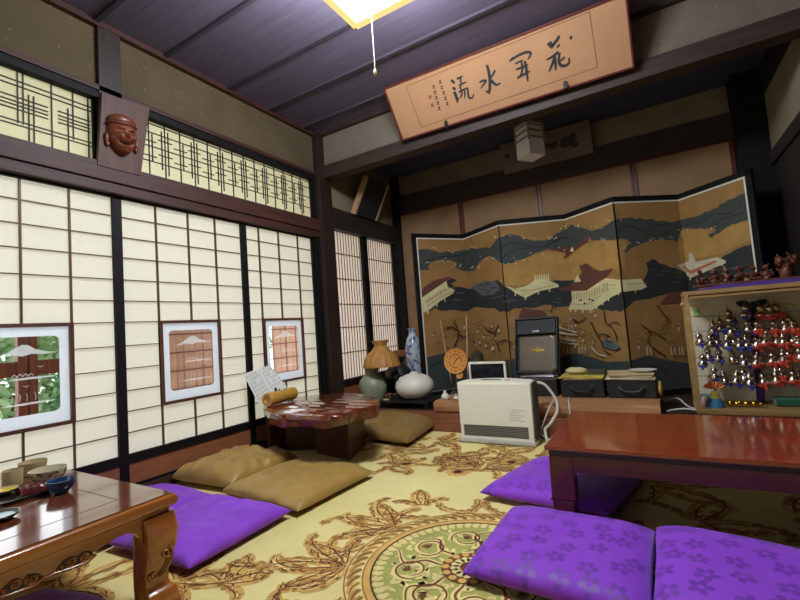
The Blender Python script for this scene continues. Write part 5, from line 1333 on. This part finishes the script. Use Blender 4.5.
MB().slab([L4(.05, .70, .048), L4(.95, .70, .048), L4(.95, .95, .048), L4(.05, .95, .048)], ln_, .04).build('record_pocket', M['black_leather'], lo_)
MB().slab([L4(.09, .06, .006), L4(.91, .06, .006), L4(.91, .69, .006), L4(.09, .69, .006)], ln_, .005).build('lining', plain('brown_lid_lining', srgb(92, 72, 40), .5, var=.2, sc=6), lo_)
q = MB(); q.stroke([L4(.34, .42, .008), L4(.66, .42, .008)], .012, ln_, False); q.stroke([L4(.45, .39, .008), L4(.55, .39, .008)], .008, ln_, False); q.stroke([L4(.46, .455, .008), L4(.5, .47, .008), L4(.54, .455, .008)], .008, ln_, False)
for a, b in (((.14, .64), (.2, .67)), ((.8, .67), (.86, .64)), ((.12, .12), (.18, .08)), ((.82, .08), (.88, .12))): q.stroke([L4(*a, .008), L4(*b, .008)], .004, ln_, False)
q.build('gold_emblem', M['gold'], lo_, fix=False)
MB().slab([L4(.42, .715, .056), L4(.58, .715, .056), L4(.58, .75, .056), L4(.42, .75, .056)], ln_, .01).build('catch', M['chrome'], lo_)
# two record cases
def record_case(px0, px1, lab, handle_mat):
    y = 3.50; x0, x1 = onY((px0, 382), y).x, onY((px1, 382), y).x; zt = onY(((px0+px1)/2, 380), y).z
    t = thing('record_case', lab, 'record case', ((x0+x1)/2, 3.6, SZ))
    MB().box((x0, y, SZ+.003), (x1, y+.21, zt)).build('body', M['black_leather'], t, bevel=.005)
    xm = (x0+x1)/2; w_ = .075; zh = SZ+(zt-SZ)*.62
    h = MB().tube([(xm-w_, y-.002, zh), (xm-w_, y-.018, zh-.006), (xm-w_*.6, y-.026, zh-.028), (xm, y-.026, zh-.034), (xm+w_*.6, y-.026, zh-.028), (xm+w_, y-.018, zh-.006), (xm+w_, y-.002, zh)], .008, 8)
    h.build('handle', handle_mat, t, smooth=60)
    MB().box((xm-w_-.015, y-.004, zh-.012), (xm-w_+.015, y, zh+.012)).build('handle_plate', M['dark_iron'], t); MB().box((xm+w_-.015, y-.004, zh-.012), (xm+w_+.015, y, zh+.012)).build('handle_plate', M['dark_iron'], t)
    return x0, x1, y, zt
c1 = record_case(560.5, 603.5, 'black record case next to the gramophone with yellow sleeves on top', M['black_leather'])
c2 = record_case(607.5, 655.5, 'black record case at the right end of the slab with a brown handle', M['dark_iron'])
random.seed(12)
def sleeves(cs, n, cols, names):
    x0, x1, y, zt = cs; z = zt+.0008
    for k in range(n):
        t_ = random.uniform(.007, .012); a = random.uniform(-.14, .14); cx = (x0+x1)/2+random.uniform(-.012, .012); cy = y+.11; hw, hd = (x1-x0)*.5+random.uniform(-.02, .012), .115
        ca, sa = math.cos(a), math.sin(a); q = [Vector((cx+u*hw*ca-v*hd*sa, cy+u*hw*sa+v*hd*ca, 0)) for u, v in ((-1, -1), (1, -1), (1, 1), (-1, 1))]
        b = MB().hexa([p+Vector((0, 0, z)) for p in q], [p+Vector((0, 0, z+t_)) for p in q])
        solo('record_sleeve', b, M[cols[k % len(cols)]], names[k], 'record sleeve', 'record sleeves on the cases'); z += t_+.0006
    return z
za = sleeves(c1, 3, ['record_paper3', 'record_paper2', 'record_paper2'], ['brown sleeve, the lowest on the record case next to the gramophone', 'yellow sleeve, the middle one on the case next to the gramophone', 'yellow sleeve, the topmost on the case next to the gramophone'])
zb_ = sleeves(c2, 5, ['record_paper', 'white_ceramic', 'record_paper', 'record_paper3', 'record_paper'], ['tan sleeve, the lowest of five on the right-hand record case', 'off-white sleeve, second from the bottom on the right-hand record case', 'tan sleeve, the middle one of five on the right-hand case', 'brown sleeve, second from the top on the right-hand record case', 'tan sleeve, the topmost of five on the right-hand record case'])
c = Vector((onY((577, 371), 3.62).x, 3.62, za))
solo('crumpled_cloth', MB().blob(c+Vector((0, 0, .026)), (.085, .06, .026), 14), M['record_paper'], 'beige crumpled bundle on the case next to the gramophone', 'bundle', smooth=80)
for v in bpy.data.objects['crumpled_cloth'].data.vertices: v.co += Vector((0, 0, 1))*.014*noise.noise(v.co*30) if v.co.z > za+.02 else Vector()
c = Vector((onY((596, 374), 3.62).x, 3.62, za))
solo('dark_box', MB().box((c.x-.05, 3.58, za), (c.x+.07, 3.66, za+.035)), M['dark_iron'], 'small dark box on the case next to the gramophone', 'box', bevel=.003)
c = Vector((onY((643, 374), 3.62).x, 3.60, zb_))
solo('white_plate', MB().lathe([(.001, 0), (.05, 0), (.09, .012), (.092, .016), (.088, .016), (.05, .005), (.001, .005)], c, 36), M['white_ceramic'], 'white plate on the sleeves of the right-hand record case', 'plate', smooth=50)
c = onY((659, 388), 3.56)
yb_ = MB()
yb_.blob((c2[1]+.022, 3.58, SZ+.06), (.018, .06, .057), 12)
solo('yellow_bag', yb_, M['gold_cloth'], 'narrow yellow cloth bag at the right side of the right-hand record case', 'bag', smooth=80)

# ------------------------------------------------------------------ heater
hl, hr = onZ((461, 441)), onZ((536.5, 447)); hy = .5*(hl.y+hr.y)
hx0, hx1 = hl.x, hr.x; hzt = .438
hd = thing('fan_heater', 'cream white gas fan heater with a slotted outlet standing on the carpet', 'heater', ((hx0+hx1)/2, hy+.07, 0))
body = MB(); nb = 18
prof = []
for k in range(nb+1):
    u = k/nb; prof.append((hx0+.004+(hx1-hx0-.008)*u, hzt-.012+.016*math.sin(PI*u)**.6))
outl = [(hx0+.012, .028), (hx1-.012, .028)]+list(reversed([(x+(.0), z) for x, z in prof]))
gx0_, gx1_, gz0_, gz1_ = hx0+.035, hx1-.045, .045, .125
body.prism(outl, 'y', hy+.012, hy+.13)
f_ = hy
# front skin around the outlet
for a, b in (((hx0+.010, gz1_), (hx1-.010, hzt-.022)), ((hx0+.012, .028), (gx0_, gz1_)), ((gx1_, .028), (hx1-.012, gz1_)), ((gx0_, .028), (gx1_, gz0_))):
    body.box((a[0], f_, a[1]), (b[0], f_+.014, b[1]))
bo_ = body.build('casing', M['white_plastic'], hd, bevel=.004)
gq = MB()
for k in range(7):
    z_ = gz0_+.006+k*(gz1_-gz0_-.012)/6; gq.hexa([(gx0_, f_+.003, z_-.002), (gx1_, f_+.003, z_-.002), (gx1_, f_+.012, z_-.0045), (gx0_, f_+.012, z_-.0045)], [(gx0_, f_+.003, z_+.001), (gx1_, f_+.003, z_+.001), (gx1_, f_+.012, z_-.0015), (gx0_, f_+.012, z_-.0015)])
gq.build('louvre', M['grey_plastic'], hd); MB().box((gx0_, f_+.0122, gz0_), (gx1_, f_+.0135, gz1_)).build('outlet_recess', M['dark_grey'], hd)
MB().box((hx0+.0, hy-.012, 0.001), (hx1+.0, hy+.15, .027)).build('base', plain('pale_grey_plastic', srgb(186, 186, 176), .45), hd, bevel=.004)
MB().box((hx1-.012, hy+.03, .04), (hx1+.003, hy+.15, hzt-.02)).build('side_panel', M['grey_plastic'], hd)
q = MB(); q.box((hx0+.19, hy+.018, hzt+.001), (hx0+.33, hy+.05, hzt+.0065)); q.build('control_slot', M['dark_grey'], hd)
MB().box((hx0+.36, hy+.016, hzt+.0), (hx0+.40, hy+.045, hzt+.0045)).build('red_button', plain('red_label', srgb(206, 96, 72), .5), hd)
q = MB()
for k in range(7):
    z_ = .235-.012*k; x_ = hx1-.165+(.0 if k else .01)
    q.mat(0 if k else 1).box((x_, f_-.0006, z_), (x_+.105-.02*(k % 3), f_+.001, z_+.0035))
q.build('printed_label', [plain('pale_grey_print', srgb(168, 168, 160), .7), plain('pale_red_print', srgb(206, 160, 140), .7)], hd)
# hose and cables
def cable(name, pts, r, lab, cat='cable'):
    return solo(name, MB().tube(smooth_line(pts, 8), r, 8), M['cable'], lab, cat, smooth=60)
yq = hy+.16
P3 = lambda p, y: onY(p, y)
cable('gas_hose', [Vector((hx1-.02, hy+.16, hzt-.03)), P3((545, 385), hy+.17), P3((556, 400), hy+.16), P3((557, 412), hy+.14), P3((550, 424), hy+.12), P3((545, 430), hy+.1), Vector((hx1+.06, hy+.07, .012)), Vector((hx1+.03, hy+.17, .012))], .010, 'thick white hose arching from the top of the heater to the floor', 'hose')
cable('power_cord', [P3((555, 397), hy+.19), P3((549, 409), hy+.2), P3((543, 424), hy+.17), P3((541, 432), hy+.16), P3((545, 437), hy+.13), Vector((hx1+.13, hy+.1, .008)), Vector((hx1+.2, hy+.12, .008))], .006, 'thin white cord looping beside the right side of the heater')
cable('power_cord', [Vector((c1[0]+.06, 3.47, SZ+.006)), Vector((c1[0]+.075, 3.35, SZ+.008)), Vector((c1[0]+.09, 3.26, SZ+.006)), Vector((c1[0]+.1, 3.205, .19)), Vector((c1[0]+.11, 3.19, .08)), Vector((c1[0]+.2, 3.15, .008))], .005, 'thin white cord hanging over the slab in front of the left record case')
cable('power_cord', [Vector((2.70, 3.9, DZ+.006)), Vector((2.78, 3.8, DZ+.05)), Vector((2.86, 3.66, DZ+.008)), Vector((3.1, 3.6, DZ+.006))], .006, 'white cord lying on the dais between slab and display case')
cable('power_cord', [Vector((2.70, 3.55, DZ+.006)), Vector((2.8, 3.52, DZ+.03)), Vector((2.95, 3.5, DZ+.02)), Vector((3.2, 3.55, DZ+.006))], .006, 'white cord lying lower on the dais edge beside the display case')

# ------------------------------------------------------------------ display case with gourds
KY0, KY1 = 2.86, 3.14; kx0 = onY((684, 300), KY0).x; kx1 = kx0+.68; kz0, kz1 = onY((697, 414), KY0).z, onY((684, 292), KY0).z
dc = thing('display_case', 'pale wooden glass-fronted case filled with hanging gourds behind the red-brown table', 'display case', ((kx0+kx1)/2, (KY0+KY1)/2, 0))
w_ = .022
f = MB()
for x in (kx0, kx1-w_):
    for y in (KY0, KY1-w_): f.box((x, y, kz0), (x+w_, y+w_, kz1))
for y in (KY0, KY1-w_): f.box((kx0+w_, y, kz1-w_), (kx1-w_, y+w_, kz1)).box((kx0+w_, y, kz0), (kx1-w_, y+w_, kz0+w_*1.2))
for x in (kx0, kx1-w_): f.box((x, KY0+w_, kz1-w_), (x+w_, KY1-w_, kz1)).box((x, KY0+w_, kz0), (x+w_, KY1-w_, kz0+w_))
f.box((kx0+w_, KY0+.004, kz1-w_-.02), (kx1-w_, KY0+.012, kz1-w_-.008))
f.build('frame', M['case_wood'], dc, bevel=.002)
MB().box((kx0+w_, KY1-.014, kz0+w_), (kx1-w_, KY1-.004, kz1-w_)).build('back_panel', M['case_back'], dc)
MB().box((kx0+w_, KY0+w_, kz0+.004), (kx1-w_, KY1-.014, kz0+w_)).build('bottom_panel', M['case_wood'], dc)
MB().box((kx0+w_, KY0+w_, kz1-.012), (kx1-w_, KY1-w_, kz1-.002)).build('top_panel', M['case_wood'], dc)
MB().box((kx0+w_, KY0+.008, kz0+w_), (kx1-w_, KY0+.011, kz1-w_)).build('glass_pane', M['case_glass'], dc)
MB().box((kx0+.006, KY0+w_, kz0+w_), (kx0+.009, KY1-w_, kz1-w_)).build('side_glass', M['case_glass'], dc)
MB().lathe([(.001, 0), (.012, 0), (.016, .008), (.012, .016), (.001, .018)], (kx0-.001, KY0+.012, kz1-.07), 14, axis=(-1, 0, 0)).build('knob', M['case_wood'], dc, smooth=60)
for x in (kx0+.03, kx1-.06):
    for y in (KY0+.03, KY1-.06): MB().box((x, y, 0.001), (x+.04, y+.04, kz0)).build('stand_leg', M['dark_wall'], dc)
MB().box((kx0+.01, KY0+.01, kz0-.03), (kx1-.01, KY1-.01, kz0)).build('stand_top', M['dark_wall'], dc)
GY = 3.03
n0 = onY((696.5, 313), KY1-.016)
solo('paper_note', MB().box((n0.x-.016, KY1-.018, n0.z-.022), (n0.x+.016, KY1-.0145, n0.z+.022)), M['note'], 'small pale green note stuck inside the display case at upper left', 'note')
for i, yy in enumerate((312, 327, 341, 354, 372)):
    a, b = onY((697, yy+4), GY+.01), onY((790, yy-3), GY+.01); b = Vector((kx1-w_-.001, GY+.01, b.z)); a.x = kx0+w_
    MB().tube([a, a.lerp(b, .35)+Vector((0, 0, -.012)), a.lerp(b, .7)+Vector((0, 0, -.012)), b], .0018, 6).build('hanging_cord', M['dark_iron'], dc)
BLUE = [[(445,75),(525,50)], [(365,135),(400,120),(450,142),(475,122),(537,125)], [(297,190),(352,197),(383,192),(435,205),(467,188),(497,207),(530,205)], [(313,297),(340,265),(393,270),(463,280),(517,297)], [(357,402),(372,362),(420,385),(483,385),(517,372),(548,395)]]
RED = [[(600,50),(648,52),(680,45)], [(585,128),(668,125),(722,122),(742,105),(763,125)], [(583,205),(628,190),(683,190),(716,192),(765,182),(790,192)], [(583,295),(660,288),(715,283),(742,252),(797,265)], [(615,392),(680,382),(704,360),(765,377),(796,385)]]
ORD = ['first', 'second', 'third', 'fourth', 'fifth', 'sixth', 'seventh']; ROWN = ['top', 'second', 'middle', 'fourth', 'bottom']
gmesh = {}
def gourd(c, blue, lab, k):
    t = thing('gourd_charm', lab, 'gourd ornament', c, 0, 'blue-ribboned gourds in the glass case' if blue else 'red-ribboned gourds in the glass case')
    if not gmesh:
        gmesh['g'] = MB().lathe([(.001, 0), (.014, .001), (.024, .008), (.0275, .02), (.024, .032), (.0135, .043), (.0125, .046), (.0175, .053), (.019, .061), (.016, .070), (.008, .077), (.0045, .083), (.003, .092), (.001, .093)], (0, 0, -.05), 20).build('x', M['silver'], None, smooth=60, local=True)
        for nm, mt in (('b', 'blue_cloth'), ('r', 'red_cloth')):
            q = MB()
            if nm == 'r':
                q.lathe([(.0165, -.0508), (.0248, -.043), (.0284, -.034), (.0278, -.030)], (0, 0, 0), 16)
                for s in (-1, 1): q.blob((.008+s*.010, -.024, -.026), (.010, .006, .008), 6, Matrix.Rotation(s*.5, 3, 'Y'))
            else:
                for s in (-1, 1): q.blob((.012+s*.009, -.023, -.038), (.010, .005, .008), 6, Matrix.Rotation(s*.6, 3, 'Y'))
                q.lathe([(.0135, -.008), (.0165, -.005), (.0135, -.002)], (0, 0, 0), 14)
            q.hexa([(.010, -.026, -.060), (.022, -.024, -.058), (.022, -.021, -.058), (.010, -.023, -.060)], [(.004, -.025, -.034), (.016, -.025, -.034), (.016, -.021, -.034), (.004, -.021, -.034)])
            gmesh[nm] = q.build('y', M[mt], None, smooth=60, local=True)
        q = MB().tube([(0, 0, .042), (.002, .004, .055), (0, .008, .07)], .0012, 5); gmesh['s'] = q.build('z', M['dark_iron'], None, local=True)
    for nm, key in (('gourd', 'g'), ('ribbon', 'b' if blue else 'r'), ('string', 's')):
        o = bpy.data.objects.new(nm, gmesh[key].data); C.objects.link(o); o.parent = t
    t.rotation_euler = (random.uniform(-.08, .08), random.uniform(-.12, .12), random.uniform(-.8, .8)); t.scale = (.98, .98, .98)
    return t
for rows, blue in ((BLUE, True), (RED, False)):
    for ri, row in enumerate(rows):
        for k, (x, y) in enumerate(sorted(row)):
            c = onY((640+x/5, 300+y/5), GY-.02*((k+ri) % 2)); c.x = min(c.x, kx1-.06)
            col = 'blue' if blue else 'red'
            gourd(c, blue, 'silver gourd with %s ribbon, %s from the left in the %s row of the case' % (col, ORD[k], ROWN[ri]), k)
for o in [gmesh[k] for k in gmesh]: bpy.data.objects.remove(o)
# fan doll, gold gourds, cloths, ribbon, bow, tinsel
fl0 = kz0+w_
c = onY((716, 405), 2.95); c.z = fl0
dl = thing('fan_doll', 'small doll in blue and yellow holding up an orange fan, inside the case', 'doll', c)
MB().lathe([(.001, .0), (.04, .0), (.038, .02), (.026, .05), (.001, .055)], c, 20).build('blue_skirt', plain('blue_doll_cloth', srgb(60, 120, 160), .7), dl, smooth=50)
MB().lathe([(.001, .05), (.024, .05), (.02, .075), (.010, .09), (.001, .092)], c, 16).build('yellow_bodice', M['gold_cloth'], dl, smooth=50)
q = MB(); fc_ = c+Vector((0, -.012, .095)); nf = 14
for k in range(nf):
    a0, a1 = math.radians(18+144*k/nf), math.radians(18+144*(k+1)/nf); d = .004*(1 if k % 2 else -1)
    p = lambda a, r, dd: fc_+Vector((r*math.cos(a)*1.15, dd, r*math.sin(a)))
    q.mat(k % 3 == 0 and 1 or 0).slab([p(a0, .010, -d), p(a1, .010, d), p(a1, .047, d), p(a0, .047, -d)], (0, -1, 0), .001)
q.build('fan', [plain('orange_fan_paper', srgb(226, 140, 60), .6), plain('red_fan_paper', srgb(206, 86, 60), .6)], dl)
q = MB().blob(c+Vector((-.05, .0, .03)), (.016, .014, .03), 8); q.build('pink_sleeve', plain('pink_doll_cloth', srgb(200, 150, 150), .7), dl, smooth=80)
for i, (px, lab) in enumerate(((734, 'small gold gourd lying nearest the doll on the case floor'), (743, 'small gold gourd, second from the doll on the case floor'), (751, 'small gold gourd, third from the doll on the case floor'), (758, 'small gold gourd farthest from the doll, beside the purple ribbon'))):
    c = onY((px, 404), 2.97); c.z = fl0+.0195
    solo('gold_gourd', MB().lathe([(.001, 0), (.012, .002), (.0185, .014), (.012, .03), (.008, .034), (.012, .042), (.009, .054), (.002, .06)], c-Vector((.03, 0, 0)), 18, axis=(1, -.25, .02)), M['gold'], lab, 'gold gourd', 'gold gourds on the case floor', smooth=60)
c = onY((722, 406), 3.05)
solo('green_cushion', MB().box((kx0+.035, 3.0, fl0+.0005), (kx0+.085, 3.1, fl0+.05)), M['green_cloth'], 'green felt block in the left bottom corner of the case', 'felt block', bevel=.008)
c = onY((787, 406), 3.05)
solo('green_cushion', MB().box((c.x-.05, 3.0, fl0+.0005), (c.x+.10, 3.1, fl0+.04)), M['green_cloth'], 'green felt block at the bottom right of the case, past the purple ribbon', 'felt block', bevel=.008)
a, b = onY((751, 304), 3.085), onY((761, 402), 3.085)
solo('purple_ribbon', MB().hexa([(b.x-.018, 3.085, fl0+.001), (b.x+.018, 3.085, fl0+.001), (b.x+.018, 3.088, fl0+.001), (b.x-.018, 3.088, fl0+.001)], [(a.x-.014, 3.085, a.z), (a.x+.014, 3.085, a.z), (a.x+.014, 3.088, a.z), (a.x-.014, 3.088, a.z)]), M['purple_cloth'], 'dark purple ribbon hanging down the middle of the case', 'ribbon')
q = MB(); bc_ = a+Vector((0, -.02, .0))
for s in (-1, 1): q.blob(bc_+Vector((s*.035, 0, .003)), (.036, .014, .02), 10, Matrix.Rotation(s*-.3, 3, 'Y'))
q.blob(bc_, (.014, .016, .016), 8); q.hexa([bc_+Vector(v) for v in ((.0, 0, -.09), (.03, 0, -.09), (.03, .004, -.09), (.0, .004, -.09))], [bc_+Vector(v) for v in ((-.008, 0, 0), (.012, 0, 0), (.012, .004, 0), (-.008, .004, 0))])
solo('navy_bow', q, M['navy_cloth'], 'dark navy cloth bow at the top of the purple ribbon', 'bow', smooth=70)
a, b = onY((778, 303), 3.06), onY((797, 305), 3.06)
solo('tinsel', MB().tube([a+(b-a)*(k/12)+Vector((0, .004*math.cos(k*2), .006*math.sin(k*1.7))) for k in range(13)], .004, 6), M['gold_cloth'], 'short yellow twisted cord near the top right of the case', 'cord', smooth=60)
# purple cloth and long carving on the case
pcz = MB(); n = 24; y0_, y1_ = KY0+.02, KY1-.02; xa, xb = kx0+.05, kx0+.62
vs = []
for i in range(n+1):
    x = xa+(xb-xa)*i/n; e = min(i, n-i)/n
    for y in (y0_, y1_): vs.append((x, y, kz1+.0015+.02*min(1, e*5)+.006*noise.noise(Vector((x*12, y*5, 0)))))
    for y in (y0_, y1_): vs.append((x, y, kz1+.0006))
fs = []
for i in range(n):
    a = i*4; b = a+4; fs += [(a, b, b+1, a+1), (a, a+2, b+2, b), (a+1, b+1, b+3, a+3), (a+2, a+3, b+3, b+2)]
fs += [(0, 1, 3, 2), (n*4, n*4+2, n*4+3, n*4+1)]
solo('purple_cushion_cloth', pcz.add(vs, fs), M['purple_cloth'], 'folded purple cloth lying on top of the display case', 'cloth')
random.seed(8)
cvx = thing('dragon_carving', 'long reddish-brown wood carving of figures and a dragon head on the display case', 'carving', (kx0+.4, 3.0, kz1+.02))
zc0 = kz1+.022
def lump(name, items):
    q = MB()
    for (x, z, r) in items:
        q.blob((x, 3.0+random.uniform(-.02, .02), z), (r*random.uniform(.8, 1.1), r, r*random.uniform(.9, 1.3)), 10)
        for g in range(5):
            d = Vector((random.gauss(0, 1), -abs(random.gauss(0, 1)), random.gauss(0, 1)+.3)).normalized()
            o_ = Vector((x, 3.0, z)); q.tube([o_+d*r*.7, o_+d*r*1.15, o_+d*r*1.6+Vector((random.uniform(-.01, .01), 0, .006))], [r*.4, r*.25, r*.06], 6)
    o = q.build(name, M['carving'], cvx, smooth=60)
    for v in o.data.vertices: v.co += v.normal*.010*noise.noise(v.co*55)
    return o
MB().box((kx0+.06, 2.95, zc0), (kx0+.60, 3.05, zc0+.012)).build('plinth', M['carving'], cvx, bevel=.003)
for k in range(6):
    x = kx0+.10+k*.058; h = .045+.016*random.random()
    lump('carved_figure', [(x, zc0+.022, .022), (x+.004, zc0+h*.8, .018), (x+.002, zc0+h+.024, .014), (x-.018, zc0+h*.7, .010), (x+.022, zc0+h*.75, .010)])
hx = kx0+.47
lump('dragon_neck', [(hx, zc0+.035, .034), (hx+.01, zc0+.075, .03), (hx-.02, zc0+.10, .022), (hx+.035, zc0+.10, .026)])
hd_ = MB(); hx += .10
for (x, z, rx, rz_) in ((0, .055, .035, .03), (.04, .075, .04, .028), (.085, .062, .035, .02), (.12, .05, .03, .016), (.085, .034, .03, .012), (.02, .10, .03, .02)): hd_.blob((hx+x, 3.0, zc0+z), (rx, .03, rz_), 9)
hd_.tube([(hx+.02, 3.0, zc0+.11), (hx+.06, 2.99, zc0+.135), (hx+.10, 2.985, zc0+.132), (hx+.13, 2.98, zc0+.15)], [.012, .011, .008, .003], 8).tube([(hx+.12, 3.0, zc0+.06), (hx+.15, 2.99, zc0+.09), (hx+.14, 2.99, zc0+.12)], [.008, .006, .002], 8)
o = hd_.build('dragon_head', M['carving'], cvx, smooth=60)
for v in o.data.vertices: v.co += v.normal*.006*noise.noise(v.co*50)

# ------------------------------------------------------------------ daylight and view
wd = bpy.data.worlds.new('overcast_sky'); scn.world = wd; wd.use_nodes = True
wt = wd.node_tree; wt.nodes.clear()
bg = wt.nodes.new('ShaderNodeBackground'); bg.inputs[0].default_value = (.93, .97, 1.0, 1); bg.inputs[1].default_value = 2.2
wo = wt.nodes.new('ShaderNodeOutputWorld'); wt.links.new(bg.outputs[0], wo.inputs[0])
vs_ = scn.view_settings; vs_.view_transform = 'Standard'; vs_.look = 'None'; vs_.gamma = 1; vs_.use_curve_mapping = False
vs_.exposure = 0.28
scn.cycles.max_bounces = 12; scn.cycles.diffuse_bounces = 6; scn.cycles.transparent_max_bounces = 12
scn.cycles.use_denoising = True
